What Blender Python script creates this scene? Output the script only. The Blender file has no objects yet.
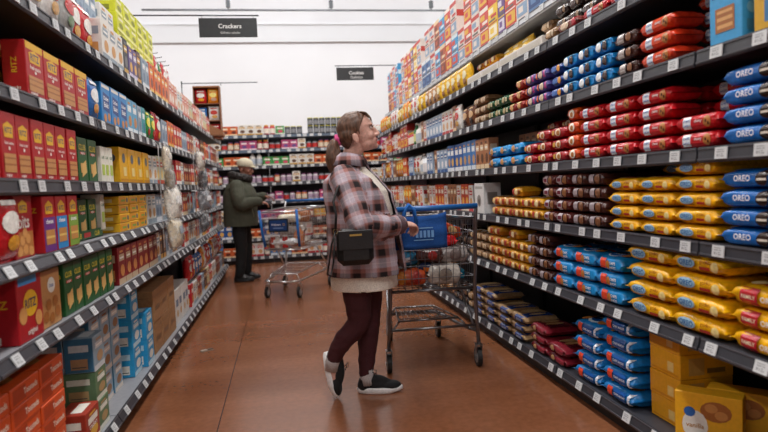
import bpy, math, random
from math import sin, cos, pi, radians, sqrt
from mathutils import Vector, Matrix, noise

random.seed(7)
SC = bpy.context.scene
COL = SC.collection

# ------------------------------------------------------------------ camera
H = 1.22
yaw, pitch, roll = radians(9.46), radians(3.1), 0.046
fw = Vector((sin(yaw)*cos(pitch), cos(yaw)*cos(pitch), -sin(pitch)))
r0 = Vector((cos(yaw), -sin(yaw), 0)); u0 = r0.cross(fw)
rr = r0*cos(roll) - u0*sin(roll); uu = u0*cos(roll) + r0*sin(roll)
cam = bpy.data.cameras.new('camera'); cam.sensor_width = 36; cam.lens = 36*600/768
cam.clip_start = 0.05; cam.clip_end = 100
cam.dof.use_dof = True; cam.dof.focus_distance = 3.5; cam.dof.aperture_fstop = 2.2
co = bpy.data.objects.new('camera', cam); COL.objects.link(co)
m = Matrix((rr, uu, -fw)).transposed().to_4x4(); m.translation = (0, 0, H)
co.matrix_world = m
SC.camera = co

# ------------------------------------------------------------------ light and exposure
w = bpy.data.worlds.new('World'); SC.world = w; w.use_nodes = True
w.node_tree.nodes['Background'].inputs[0].default_value = (0.90, 0.94, 1.0, 1)
w.node_tree.nodes['Background'].inputs[1].default_value = 0.12
vs = SC.view_settings
vs.view_transform = 'Standard'; vs.look = 'None'; vs.gamma = 1; vs.use_curve_mapping = False
vs.exposure = 0.0
LAMPS = [(-4.2, 118), (0.35, 142), (4.6, 112)]
for lx, pw in LAMPS:
    for ly in (-2.0, 3.0, 8.0):
        L = bpy.data.lights.new('lamp_tube', 'AREA'); L.shape = 'RECTANGLE'
        L.size = 0.35; L.size_y = 4.4; L.energy = pw*(1.0 if ly > 0 else 0.75); L.color = (1.0, 0.985, 0.96)
        lo = bpy.data.objects.new('lamp_tube', L); COL.objects.link(lo)
        lo.location = (lx, ly, 5.25)
for lx in (-5.4, 0.2, 5.8):       # fill lights added to brighten the end wall, no real fixtures
    L = bpy.data.lights.new('added_wall_fill', 'AREA'); L.shape = 'RECTANGLE'
    L.size = 4.6; L.size_y = 0.3; L.energy = 74; L.color = (0.97, 0.985, 1.0)
    lo = bpy.data.objects.new('added_wall_fill', L); COL.objects.link(lo)
    lo.location = (lx, 10.6, 5.6); lo.rotation_euler = (radians(62), 0, 0)

# ------------------------------------------------------------------ materials
def lin(h):
    h = h.lstrip('#'); c = [int(h[i:i+2], 16)/255 for i in (0, 2, 4)]
    return tuple(x/12.92 if x <= .04045 else ((x+.055)/1.055)**2.4 for x in c) + (1,)
STY = {  # roughness, metallic, bump strength, noise scale, colour variation
 'card': (.45, 0, .04, 60, .05), 'film': (.25, 0, .85, 48, .16), 'paint': (.45, .0, .05, 40, .05),
 'metal': (.28, .95, .03, 60, .04), 'plastic': (.35, 0, .04, 30, .05), 'cloth': (.85, 0, .35, 160, .15),
 'skin': (.5, 0, .12, 90, .10), 'wall': (.7, 0, 0, 1.2, .012), 'hair': (.5, 0, .8, 70, .45),
 'kraft': (.75, 0, .1, 50, .10), 'leather': (.4, 0, .25, 70, .08), 'rubber': (.6, 0, .1, 60, .08),
 'paper': (.6, 0, .03, 40, .04), 'glow': (.4, 0, 0, 10, 0)}
MATS = {}
def mat(key):
    if key in MATS: return MATS[key]
    hx, st = key.split('|') if '|' in key else (key, 'card')
    if st == 'clear': return clear(key, hx)
    rough, met, bs, ns, cv = STY[st]
    M = bpy.data.materials.new(st + '_' + hx.strip('#')); M.use_nodes = True; MATS[key] = M
    nt = M.node_tree; b = nt.nodes['Principled BSDF']
    b.inputs['Roughness'].default_value = rough; b.inputs['Metallic'].default_value = met
    c = lin(hx); tc = nt.nodes.new('ShaderNodeTexCoord')
    nz = nt.nodes.new('ShaderNodeTexNoise'); nz.inputs['Scale'].default_value = ns; nz.inputs['Detail'].default_value = 3
    if st == 'hair':
        mp = nt.nodes.new('ShaderNodeMapping'); mp.inputs['Scale'].default_value = (1.0, 1.6, .25)
        nt.links.new(tc.outputs['Object'], mp.inputs[0]); nt.links.new(mp.outputs[0], nz.inputs['Vector'])
    else: nt.links.new(tc.outputs['Object'], nz.inputs['Vector'])
    rp = nt.nodes.new('ShaderNodeValToRGB'); e = rp.color_ramp.elements
    e[0].position = .35; e[1].position = .65
    e[0].color = tuple(x*(1-cv) for x in c[:3]) + (1,); e[1].color = tuple(min(1, x*(1+cv)) for x in c[:3]) + (1,)
    nt.links.new(nz.outputs[0], rp.inputs[0]); nt.links.new(rp.outputs[0], b.inputs['Base Color'])
    if bs:
        bp = nt.nodes.new('ShaderNodeBump'); bp.inputs['Strength'].default_value = bs; bp.inputs['Distance'].default_value = .004
        nt.links.new(nz.outputs[0], bp.inputs['Height']); nt.links.new(bp.outputs[0], b.inputs['Normal'])
    return M
def clear(key, hx):
    M = bpy.data.materials.new('clear_film_' + hx.strip('#')); M.use_nodes = True; MATS[key] = M
    nt = M.node_tree; b = nt.nodes['Principled BSDF']
    b.inputs['Base Color'].default_value = lin(hx); b.inputs['Roughness'].default_value = .15
    tc = nt.nodes.new('ShaderNodeTexCoord'); nz = nt.nodes.new('ShaderNodeTexNoise'); nz.inputs['Scale'].default_value = 28
    nt.links.new(tc.outputs['Object'], nz.inputs['Vector'])
    rp = nt.nodes.new('ShaderNodeValToRGB'); e = rp.color_ramp.elements
    e[0].position = .38; e[1].position = .68; e[0].color = (.08,)*3 + (1,); e[1].color = (.5,)*3 + (1,)
    nt.links.new(nz.outputs[0], rp.inputs[0]); nt.links.new(rp.outputs[0], b.inputs['Alpha'])
    bp = nt.nodes.new('ShaderNodeBump'); bp.inputs['Strength'].default_value = .6; bp.inputs['Distance'].default_value = .006
    nt.links.new(nz.outputs[0], bp.inputs['Height']); nt.links.new(bp.outputs[0], b.inputs['Normal'])
    return M

# ------------------------------------------------------------------ mesh building
TXT = {}
def text_geo(s):
    if s not in TXT:
        cu = bpy.data.curves.new('t', 'FONT'); cu.body = s; cu.size = 1; cu.offset = .018; cu.resolution_u = 2
        ob = bpy.data.objects.new('t', cu); COL.objects.link(ob)
        bpy.context.view_layer.update()
        me = bpy.data.meshes.new_from_object(ob.evaluated_get(bpy.context.evaluated_depsgraph_get()))
        vs_ = [(v.co.x, v.co.y) for v in me.vertices]; fs = [tuple(p.vertices) for p in me.polygons]
        x0 = min(v[0] for v in vs_); x1 = max(v[0] for v in vs_); y0 = min(v[1] for v in vs_); y1 = max(v[1] for v in vs_)
        vs_ = [((x-(x0+x1)/2)/(x1-x0), (y-(y0+y1)/2)/(x1-x0)) for x, y in vs_]
        TXT[s] = (vs_, fs)
        bpy.data.objects.remove(ob); bpy.data.curves.remove(cu); bpy.data.meshes.remove(me)
    return TXT[s]

class MB:
    def __init__(s): s.V = []; s.F = []; s.M = []; s.S = []
    def add(s, vs_, fs, mt, smooth=False):
        o = len(s.V); s.V += [tuple(v) for v in vs_]
        for f in fs: s.F.append(tuple(i+o for i in f)); s.M.append(mt); s.S.append(smooth)
    def box(s, x0, y0, z0, x1, y1, z1, mt, ch=0.0):
        if ch <= 0:
            v = [(x, y, z) for z in (z0, z1) for y in (y0, y1) for x in (x0, x1)]
            s.add(v, [(0,2,3,1), (4,5,7,6), (0,1,5,4), (2,6,7,3), (0,4,6,2), (1,3,7,5)], mt); return
        c = ch; v = []; idx = {}
        X = (x0, x1); Y = (y0, y1); Z = (z0, z1)
        for i in (0, 1):
            for j in (0, 1):
                for k in (0, 1):
                    sx, sy, sz = (1, -1)[i], (1, -1)[j], (1, -1)[k]
                    idx[i, j, k, 'x'] = len(v); v.append((X[i], Y[j]+sy*c, Z[k]+sz*c))
                    idx[i, j, k, 'y'] = len(v); v.append((X[i]+sx*c, Y[j], Z[k]+sz*c))
                    idx[i, j, k, 'z'] = len(v); v.append((X[i]+sx*c, Y[j]+sy*c, Z[k]))
        f = []
        for i in (0, 1): f.append([idx[i, 0, 0, 'x'], idx[i, 1, 0, 'x'], idx[i, 1, 1, 'x'], idx[i, 0, 1, 'x']][::(-1 if i == 0 else 1)])
        for j in (0, 1): f.append([idx[0, j, 0, 'y'], idx[1, j, 0, 'y'], idx[1, j, 1, 'y'], idx[0, j, 1, 'y']][::(1 if j == 0 else -1)])
        for k in (0, 1): f.append([idx[0, 0, k, 'z'], idx[1, 0, k, 'z'], idx[1, 1, k, 'z'], idx[0, 1, k, 'z']][::(-1 if k == 0 else 1)])
        for a in (0, 1):
            for b in (0, 1):
                f.append([idx[a, b, 0, 'x'], idx[a, b, 0, 'y'], idx[a, b, 1, 'y'], idx[a, b, 1, 'x']])
                f.append([idx[a, 0, b, 'x'], idx[a, 0, b, 'z'], idx[a, 1, b, 'z'], idx[a, 1, b, 'x']])
                f.append([idx[0, a, b, 'y'], idx[0, a, b, 'z'], idx[1, a, b, 'z'], idx[1, a, b, 'y']])
                for k in (0, 1): f.append([idx[a, b, k, 'x'], idx[a, b, k, 'y'], idx[a, b, k, 'z']])
        s.add(v, f, mt)
    def tube(s, pts, r, mt, n=6, cap=True):
        P = [Vector(p) for p in pts]; v = []; f = []
        R = r if isinstance(r, (list, tuple)) else [r]*len(P)
        t0 = (P[1]-P[0]).normalized(); a = Vector((0, 0, 1)) if abs(t0.z) < .9 else Vector((1, 0, 0))
        nrm = (a - t0*a.dot(t0)).normalized()
        for i, p in enumerate(P):
            if i == 0: t = t0
            elif i == len(P)-1: t = (P[i]-P[i-1]).normalized()
            else: t = ((P[i+1]-P[i]).normalized() + (P[i]-P[i-1]).normalized()).normalized()
            nrm = (nrm - t*nrm.dot(t)).normalized(); b = t.cross(nrm)
            for k in range(n):
                q = 2*pi*k/n; v.append(p + (nrm*cos(q) + b*sin(q))*R[i])
        for i in range(len(P)-1):
            for k in range(n): f.append((i*n+k, i*n+(k+1) % n, (i+1)*n+(k+1) % n, (i+1)*n+k))
        if cap: f.append(tuple(range(n))[::-1]); f.append(tuple((len(P)-1)*n+k for k in range(n)))
        s.add(v, f, mt, n > 4)
    def lathe(s, prof, mt, n=14, c=(0, 0), sx=1, sy=1):
        v = []; f = []
        for r, z in prof:
            for k in range(n): v.append((c[0]+r*cos(2*pi*k/n)*sx, c[1]+r*sin(2*pi*k/n)*sy, z))
        for i in range(len(prof)-1):
            for k in range(n): f.append((i*n+k, i*n+(k+1) % n, (i+1)*n+(k+1) % n, (i+1)*n+k))
        f.append(tuple(range(n))[::-1]); f.append(tuple((len(prof)-1)*n+k for k in range(n)))
        s.add(v, f, mt, True)
    def ell(s, c, r, mt, n=14, m_=8, rot=None):
        v = []; f = []
        for i in range(m_+1):
            a = -pi/2 + pi*i/m_
            for k in range(n):
                p = Vector((r[0]*cos(a)*cos(2*pi*k/n), r[1]*cos(a)*sin(2*pi*k/n), r[2]*sin(a)))
                if rot: p = rot @ p
                v.append(p + Vector(c))
        for i in range(m_):
            for k in range(n): f.append((i*n+k, i*n+(k+1) % n, (i+1)*n+(k+1) % n, (i+1)*n+k))
        s.add(v, f, mt, True)
    def decor(s, items, fn0, W, Hh, st='card', up=(0, -1, 0)):
        """graphics laid on a face; fn(a,b) -> point slightly off the face; a in +-W/2, b in 0..Hh"""
        for ix_, it in enumerate(items):
            dz_ = .00018*ix_*(1 if st == 'card' else 2)
            fn = lambda a, b: tuple(p+dz_*u for p, u in zip(fn0(a, b), up))
            k = it[0]; mt = it[-1] if '|' in it[-1] else it[-1] + '|' + st
            if k == 'r':
                x0, z0, x1, z1 = it[1:5]; nx = 1 if st == 'card' else max(2, int((x1-x0)*10)); nz_ = 1 if st == 'card' else 4
                v = [fn(W*(x0+(x1-x0)*i/nx), Hh*(z0+(z1-z0)*j/nz_)) for j in range(nz_+1) for i in range(nx+1)]
                f = [(j*(nx+1)+i, j*(nx+1)+i+1, (j+1)*(nx+1)+i+1, (j+1)*(nx+1)+i) for j in range(nz_) for i in range(nx)]
                s.add(v, f, mt)
            elif k == 'e':
                cx, cz, rx, rz = it[1]*W, it[2]*Hh, it[3]*W, it[4]*Hh; n = 14
                v = [fn(cx, cz)] + [fn(cx+rx*q*cos(2*pi*i/n), cz+rz*q*sin(2*pi*i/n)) for q in (.55, 1) for i in range(n)]
                f = [(0, 1+i, 1+(i+1) % n) for i in range(n)] + [(1+i, 1+n+i, 1+n+(i+1) % n, 1+(i+1) % n) for i in range(n)]
                s.add(v, f, mt)
            elif k == 'p':
                v = [fn(a*W, b*Hh) for a, b in it[1]]; s.add(v, [tuple(range(len(v)))], mt)
            elif k == 't':
                vs_, fs = text_geo(it[1]); cx, cz, sz = it[2]*W, it[3]*Hh, it[4]*W
                if len(it) > 6: v = [fn(cx-y*sz, cz+x*sz) for x, y in vs_]
                else: v = [fn(cx+x*sz, cz+y*sz) for x, y in vs_]
                s.add(v, fs, mt)
    def mesh(s, name):
        me = bpy.data.meshes.new(name); me.from_pydata([tuple(v) for v in s.V], [], s.F)
        keys = []
        for k in s.M:
            if k not in keys: keys.append(k)
        for k in keys: me.materials.append(mat(k))
        ix = {k: i for i, k in enumerate(keys)}
        me.polygons.foreach_set('material_index', [ix[k] for k in s.M])
        me.polygons.foreach_set('use_smooth', s.S); me.update()
        return me
    def obj(s, name, parent=None, loc=(0, 0, 0), rz=0):
        o = bpy.data.objects.new(name, s.mesh(name)); COL.objects.link(o)
        o.location = loc; o.rotation_euler = (0, 0, rz)
        if parent: o.parent = parent
        return o

def tag(o, label=None, cat=None, group=None, kind=None):
    if label: o['label'] = label
    if cat: o['category'] = cat
    if group: o['group'] = group
    if kind: o['kind'] = kind
    return o
def empty(name, loc, rz=0, label=None, cat=None, group=None, parent=None):
    o = bpy.data.objects.new(name, None); COL.objects.link(o); o.location = loc; o.rotation_euler = (0, 0, rz)
    o.empty_display_size = .1
    if parent: o.parent = parent
    return tag(o, label, cat, group)
def inst(name, me, parent=None, loc=(0, 0, 0), rot=(0, 0, 0)):
    o = bpy.data.objects.new(name, me); COL.objects.link(o); o.location = loc; o.rotation_euler = rot
    if parent: o.parent = parent
    return o

# ------------------------------------------------------------------ structure
def plain_node_mat(name, build):
    M = bpy.data.materials.new(name); M.use_nodes = True; build(M.node_tree, M.node_tree.nodes['Principled BSDF']); return M
def floor_nodes(nt, b):
    N = nt.nodes; Lk = nt.links
    tc = N.new('ShaderNodeTexCoord')
    n1 = N.new('ShaderNodeTexNoise'); n1.inputs['Scale'].default_value = 1.6; n1.inputs['Detail'].default_value = 3
    n2 = N.new('ShaderNodeTexNoise'); n2.inputs['Scale'].default_value = 30; n2.inputs['Detail'].default_value = 5
    mp = N.new('ShaderNodeMapping'); mp.inputs['Scale'].default_value = (.35, 1.4, 1)
    Lk.new(tc.outputs['Object'], mp.inputs[0]); Lk.new(mp.outputs[0], n1.inputs['Vector']); Lk.new(tc.outputs['Object'], n2.inputs['Vector'])
    r1 = N.new('ShaderNodeValToRGB'); e = r1.color_ramp.elements
    e[0].position = .3; e[0].color = lin('#78492f'); e[1].position = .72; e[1].color = lin('#935f42')
    Lk.new(n1.outputs[0], r1.inputs[0])
    r2 = N.new('ShaderNodeValToRGB'); e = r2.color_ramp.elements
    e[0].position = .3; e[0].color = (.86, .86, .86, 1); e[1].position = .7; e[1].color = (1.1, 1.1, 1.1, 1)
    Lk.new(n2.outputs[0], r2.inputs[0])
    mx = N.new('ShaderNodeMix'); mx.data_type = 'RGBA'; mx.blend_type = 'MULTIPLY'; mx.inputs[0].default_value = 1
    Lk.new(r1.outputs[0], mx.inputs[6]); Lk.new(r2.outputs[0], mx.inputs[7])
    # saw-cut joints of the slab
    sp = N.new('ShaderNodeSeparateXYZ'); Lk.new(tc.outputs['Object'], sp.inputs[0])
    def joint(out, off, per, wd):
        a = N.new('ShaderNodeMath'); a.operation = 'SUBTRACT'; a.inputs[1].default_value = off; Lk.new(out, a.inputs[0])
        p = N.new('ShaderNodeMath'); p.operation = 'PINGPONG'; p.inputs[1].default_value = per/2; Lk.new(a.outputs[0], p.inputs[0])
        l = N.new('ShaderNodeMath'); l.operation = 'LESS_THAN'; l.inputs[1].default_value = wd; Lk.new(p.outputs[0], l.inputs[0]); return l
    j1 = joint(sp.outputs[0], -.395, 4.0, .0035); j2 = joint(sp.outputs[1], 1.1, 4.4, .0035)
    ja = N.new('ShaderNodeMath'); ja.operation = 'MAXIMUM'; Lk.new(j1.outputs[0], ja.inputs[0]); Lk.new(j2.outputs[0], ja.inputs[1])
    m2 = N.new('ShaderNodeMix'); m2.data_type = 'RGBA'; Lk.new(ja.outputs[0], m2.inputs[0]); Lk.new(mx.outputs[2], m2.inputs[6]); m2.inputs[7].default_value = lin('#4b2a20')
    Lk.new(m2.outputs[2], b.inputs['Base Color'])
    rr_ = N.new('ShaderNodeMapRange'); rr_.inputs[3].default_value = .17; rr_.inputs[4].default_value = .27
    Lk.new(n1.outputs[0], rr_.inputs[0]); Lk.new(rr_.outputs[0], b.inputs['Roughness'])
    bp = N.new('ShaderNodeBump'); bp.inputs['Strength'].default_value = .05; bp.inputs['Distance'].default_value = .002
    Lk.new(n2.outputs[0], bp.inputs['Height']); Lk.new(bp.outputs[0], b.inputs['Normal'])
FLOOR = plain_node_mat('polished_concrete', floor_nodes)
def struct(name, mb, m_=None):
    o = mb.obj(name); o['kind'] = 'structure'
    if m_:
        o.data.materials.clear(); o.data.materials.append(m_)
        for p in o.data.polygons: p.material_index = 0
    return o
b = MB(); b.box(-9, -5, -.1, 9, 14, 0, '#8a4a36|wall'); struct('floor', b, FLOOR)
b = MB(); b.box(-9, 13.5, 0, 9, 13.7, 6.4, '#f0f1f3|wall'); struct('wall_back', b)
b = MB(); b.box(-9, -5.2, 0, 9, -5, 6.4, '#c9cbcd|wall'); struct('wall_front', b)
b = MB(); b.box(-9.2, -5.2, 0, -9, 13.7, 6.4, '#e8eaec|wall'); struct('wall_left', b)
b = MB(); b.box(9, -5.2, 0, 9.2, 13.7, 6.4, '#e8eaec|wall'); struct('wall_right', b)
b = MB(); b.box(-9.2, -5.2, 6.4, 9.2, 13.7, 6.6, '#f2f3f4|wall'); struct('ceiling', b)
b = MB(); b.box(-9, 13.42, 4.40, 9, 13.5, 4.78, '#e6e8ea|wall'); struct('trim_1', b)      # soffit band across the back wall
b = MB(); b.tube([(-2.6, 12.9, 4.93), (5.2, 12.9, 4.93)], .022, '#8d9195|metal', 8)
for x in (-.9, 1.22, 3.4): b.tube([(x, 12.9, 4.93), (x, 12.9, 6.39)], .012, '#8d9195|metal', 6); b.box(x-.04, 12.87, 4.98, x+.04, 12.93, 5.13, '#55595d|paint')
struct('trim_2', b)

# ------------------------------------------------------------------ ceiling lamps (fixtures of the lamps above)
for i, (lx, pw) in enumerate(LAMPS):
    for j, ly in enumerate((-2.0, 3.0, 8.0)):
        t = empty('strip_light', (lx, ly, 5.28), 0, 'long white strip light hung over %s, %s along the row' % (('the aisle beyond the crackers', 'the middle of the aisle', 'the aisle beyond the cookies')[i], ('first', 'second', 'third')[j]), 'light', 'strip lights under the ceiling')
        a = MB(); a.box(-.2, -2.25, 0, .2, 2.25, .06, '#eeeeee|paint'); a.obj('housing', t)
        a = MB()
        for y in (-1.8, 1.8): a.tube([(0, y, .05), (0, y, 1.02)], .006, '#777777|metal', 5)
        a.obj('rod', t)

# ------------------------------------------------------------------ shelving
LX, LBX, RX, BYY = -.87, -.87, 1.5, 10.0
LZ = [.12, .73, 1.013, 1.291, 1.60, 1.948]
RZ = [.12, .59, .95, 1.295, 1.645, 1.975, 2.28]
BZ = [.12, .42, .72, 1.02, 1.32, 1.60, 1.86, 2.10]
DARK = '#23242a|paint'; LIP = '#35363d|paint'
tagm = {}
def tag_mesh(tilt):
    if tilt not in tagm:
        a = MB(); c, s_ = cos(tilt), sin(tilt)
        def P(x, y, z): return (x, y*c + z*s_, z*c - y*s_)
        w_, h_ = .029, .041
        v = [P(x, y, z) for z in (-h_/2, h_/2) for y in (-.004, 0) for x in (-w_, w_)]
        a.add(v, [(0,2,3,1), (4,5,7,6), (0,1,5,4), (2,6,7,3), (0,4,6,2), (1,3,7,5)], '#d3d6d8|plastic')
        def q(x0, z0, x1, z1, m_): a.add([P(x0, -.0046, z0), P(x1, -.0046, z0), P(x1, -.0046, z1), P(x0, -.0046, z1)], [(0,1,2,3)], m_)
        for i, (x0, z0, x1, z1) in enumerate(((-.018, -.012, -.009, -.003), (-.006, -.012, -.002, -.003), (.002, -.013, .016, -.009), (.002, -.006, .010, -.002), (-.018, .002, .003, .006), (.007, .002, .016, .006), (-.018, .010, .014, .013))): q(x0, z0, x1, z1, '#a3a6a9|paper')
        tagm[tilt] = a.mesh('price_tag')
    return tagm[tilt]
def shelf_obj(par, z, depth, W, front, side_tilt, ntags, lipc=LIP, top='#3a3b42|paint', rail=True, light=False):
    """local: x along, y into the shelf, front edge at y=front"""
    a = MB(); a.box(.004, front+.012, z-.028, W-.004, front+depth, z, top)
    o = a.obj('shelf', par)
    a = MB(); s_ = sin(side_tilt); c = cos(side_tilt); h_ = .052
    x0, x1 = .006, W-.006
    pts = [(front+.014, z+.001), (front+.010, z+.004), (front+.010-s_*h_, z+.004-c*h_), (front+.014-s_*h_, z-.002-c*h_), (front+.03, z-.028)]
    n = len(pts); v = [(x, y, zz) for x in (x0, x1) for y, zz in pts]
    a.add(v, [tuple(range(n))[::-1], tuple(range(n, 2*n))] + [(i, (i+1) % n, n+(i+1) % n, n+i) for i in range(n)], lipc)
    for t in (.12, .88):
        y = front+.0095-s_*h_*t; zz = z+.004-c*h_*t
        a.box(x0, y-.003, zz-.003, x1, y, zz+.003, '#54555c|paint')
    rl = a.obj('price_rail', o)
    me = tag_mesh(round(side_tilt, 2))
    for k in range(ntags):
        x = min(W-.045, max(.045, W*(k+.5)/ntags + random.uniform(-.05, .05)))
        inst('price_tag', me, o, (x, front+.0065-s_*h_*.52, z+.004-c*h_*.52))
    return o
def unit(side, y0, W, label, tags=6):
    if side == 'L': root = empty('shelving_unit', (LX, y0, 0), pi/2, label, 'shelves', 'shelving units of the cracker side')
    elif side == 'R': root = empty('shelving_unit', (RX, y0+W, 0), -pi/2, label, 'shelves', 'shelving units of the cookie side')
    else: root = empty('shelving_unit', (y0, BYY, 0), 0, label, 'shelves', 'shelving units across the end of the aisle')
    zs = {'L': LZ, 'R': RZ, 'B': BZ}[side]
    topz = {'L': 2.02, 'R': 2.34, 'B': 2.14}[side]
    a = MB(); bf = (LX-LBX) if side == 'L' else 0
    a.box(.002, bf+.04, 0, W-.002, .5, .085, '#15161a|paint'); a.obj('base_plinth', root)
    a = MB(); a.box(.002, .49, .085, W-.002, .515, topz, '#2a2b31|paint'); a.obj('back_panel', root)
    for x in (.003, W-.033): a = MB(); a.box(x, .462, .085, x+.03, .49, topz, '#1b1c20|paint'); a.obj('upright', root)
    for k, z in enumerate(zs):
        fr = bf if k == 0 else 0
        tilt = radians(28) if (z < 1.1 and side == 'L') else radians(18 if z < .8 else 6)
        if side == 'R' and k == 6: fr = .13; top = '#b9bcc0|paint'; lip = '#c9ccd0|paint'
        elif side == 'B': top = '#3a3b42|paint'; lip = '#5b6c80|paint' if k > 5 else '#4a4e57|paint'
        else: top = '#8e9096|paint' if z < 1.1 and side == 'L' else '#3a3b42|paint'; lip = LIP  # lower left shelf tops coloured lighter, painting in the light they reflect
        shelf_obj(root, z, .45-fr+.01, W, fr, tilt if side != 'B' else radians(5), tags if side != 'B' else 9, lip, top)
    return root
ORD = 'first second third fourth fifth sixth seventh eighth ninth tenth eleventh twelfth thirteenth fourteenth fifteenth sixteenth seventeenth eighteenth nineteenth twentieth twenty-first twenty-second twenty-third twenty-fourth twenty-fifth twenty-sixth twenty-seventh twenty-eighth twenty-ninth thirtieth'.split()
ORD += ['thirty-'+o for o in ORD[:9]] + ['fortieth'] + ['forty-'+o for o in ORD[:9]] + ['fiftieth'] + ['fifty-'+o for o in ORD[:9]]
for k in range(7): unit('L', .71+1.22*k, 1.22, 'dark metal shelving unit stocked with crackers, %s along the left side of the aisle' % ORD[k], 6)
for k in range(7): unit('R', .77+1.22*k, 1.22, 'dark metal shelving unit stocked with cookies, %s along the right side of the aisle' % ORD[k], 6)
for k in range(3): unit('B', -1.42+1.22*k, 1.22, 'dark shelving unit facing down the aisle at its far end, %s from the left' % ORD[k], 6)

# ------------------------------------------------------------------ product meshes (x along the front, y into the shelf, z up)
def carton(w_, h_, d, base, front=(), side=(), top=(), st='card', sidebase=None, name='carton'):
    a = MB(); a.box(-w_/2, 0, 0, w_/2, d, h_, base+'|'+st, .0025); e = .0007; g = .003
    if sidebase:
        for sx in (-1, 1): a.add([(sx*(w_/2+e*.5), g, g), (sx*(w_/2+e*.5), d-g, g), (sx*(w_/2+e*.5), d-g, h_-g), (sx*(w_/2+e*.5), g, h_-g)], [(0,1,2,3)], sidebase+'|'+st)
    a.decor(front, lambda x, z: (x, -e, z), w_-2*g, h_, 'card')
    a.decor(side, lambda x, z: (-(w_/2+e), d/2-x, z), d-2*g, h_, 'card', (-1, 0, 0))
    a.decor(side, lambda x, z: ((w_/2+e), d/2+x, z), d-2*g, h_, 'card', (1, 0, 0))
    a.decor(top, lambda x, y: (x, y, h_+e), w_-2*g, d, 'card', (0, 0, 1))
    # flap seam on the top
    a.add([(-w_/2+.01, d*.72, h_+.0004), (w_/2-.01, d*.72, h_+.0004), (w_/2-.01, d*.73, h_+.0004), (-w_/2+.01, d*.73, h_+.0004)], [(0,1,2,3)], '#7a7266|card')
    return a.mesh(name)
def pillow(L_, A, B, base, front=(), top=(), stand=False, n=3.6, name='pack', st='film', ends=None, U=14, T=24, wr=.045):
    a = MB(); sd = random.uniform(0, 9)
    def pr(u):
        t = abs(u)
        if t > .93: return .985, .05
        return 1-.05*(t/.93)**4, .05+.95*max(0, 1-(t/.93)**(3.2 if stand else 9))**.55
    def sup(q, e_): return math.copysign(abs(q)**e_, q)
    us = [-1, -.975, -.93, -.9, -.84, -.72, -.5, -.25, 0, .25, .5, .72, .84, .9, .93, .975, 1]
    v = []; f = []
    for u in us:
        ka, kb = pr(u)
        for k in range(T):
            th = 2*pi*k/T; ed = max(0, abs(u)-.4)/.6
            q = 1 + wr*sin(5*th+sd+u*3)*(.5+ed) + wr*1.2*sin(11*th+sd*2)*ed
            x = L_/2*u*(1+.01*sin(7*th)*(abs(u) > .95)); y = A*ka*sup(cos(th), 2/n)*q; z = B*kb*sup(sin(th), 2/n)*q
            v.append((y, z, x) if stand else (x, y, z))
    off = (0, B, L_/2) if stand else (0, A, B)
    v = [(p[0]+off[0], p[1]+off[1], p[2]+off[2]) for p in v]
    m0 = base+'|'+st; me_ = (ends or base)+'|'+st
    for i in range(len(us)-1):
        for k in range(T):
            fc = (i*T+k, i*T+(k+1) % T, (i+1)*T+(k+1) % T, (i+1)*T+k)
            a.add([v[j] for j in fc], [(0,1,2,3)], me_ if (i < 2 or i > len(us)-4) else m0, True)
    a.add([v[k] for k in range(T)], [tuple(range(T))], me_); a.add([v[(len(us)-1)*T+k] for k in range(T)], [tuple(range(T))], me_)
    e = .0016
    def solve(q): return max(0, 1-min(.985, abs(q))**n)**(1/n)
    if stand:
        def F(x, z):
            ka, kb = pr((z-L_/2)/(L_/2)); return (x, B - B*kb*(1+wr)*solve(x/(A*ka)) - e, z)
        a.decor(front, F, 2*A, L_, st)
    else:
        def F(x, z):
            ka, kb = pr(x/(L_/2)); q = (z-B)/(B*kb); return (x, A - A*ka*(1+wr)*solve(q) - e, B + B*kb*max(-.985, min(.985, q)))
        a.decor(front, F, L_, 2*B, st)
        def Tp(x, y):
            ka, kb = pr(x/(L_/2)); return (x, y, B + B*kb*(1+wr)*solve((y-A)/(A*ka)) + e)
        a.decor(top, Tp, L_, 2*A, st, (0, 0, 1))
    me = a.mesh(name)
    import bmesh
    bm = bmesh.new(); bm.from_mesh(me); bmesh.ops.remove_doubles(bm, verts=bm.verts, dist=.00005); bm.to_mesh(me); bm.free()
    return me
def jar(r, h_, body, lid, label, shape='jar', name='jar'):
    a = MB(); nk = r*.72
    if shape == 'jar': pr = [(r*.9, 0), (r, .006), (r, h_*.78), (nk, h_*.86)]
    elif shape == 'bottle': pr = [(r*.9, 0), (r, .006), (r, h_*.55), (r*.8, h_*.68), (r*.35, h_*.8), (r*.33, h_*.9)]
    else: pr = [(r, 0), (r, h_*.93)]
    a.lathe(pr, body+'|plastic', 14, (0, r)); q = pr[-1]
    lr = {'jar': nk*1.08, 'bottle': r*.4, 'can': r*1.02}[shape]
    a.lathe([(lr, q[1]), (lr, h_-.003), (lr*.93, h_)], lid+'|plastic', 14, (0, r))
    n = 14; lo, hi = h_*.15, h_*(.65 if shape != 'bottle' else .5)
    v = [((r+.0008)*cos(2*pi*k/n), r+(r+.0008)*sin(2*pi*k/n), z) for z in (lo, hi) for k in range(n)]
    a.add(v, [(k, (k+1) % n, n+(k+1) % n, n+k) for k in range(n)], label+'|paper', True)
    return a.mesh(name)

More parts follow.
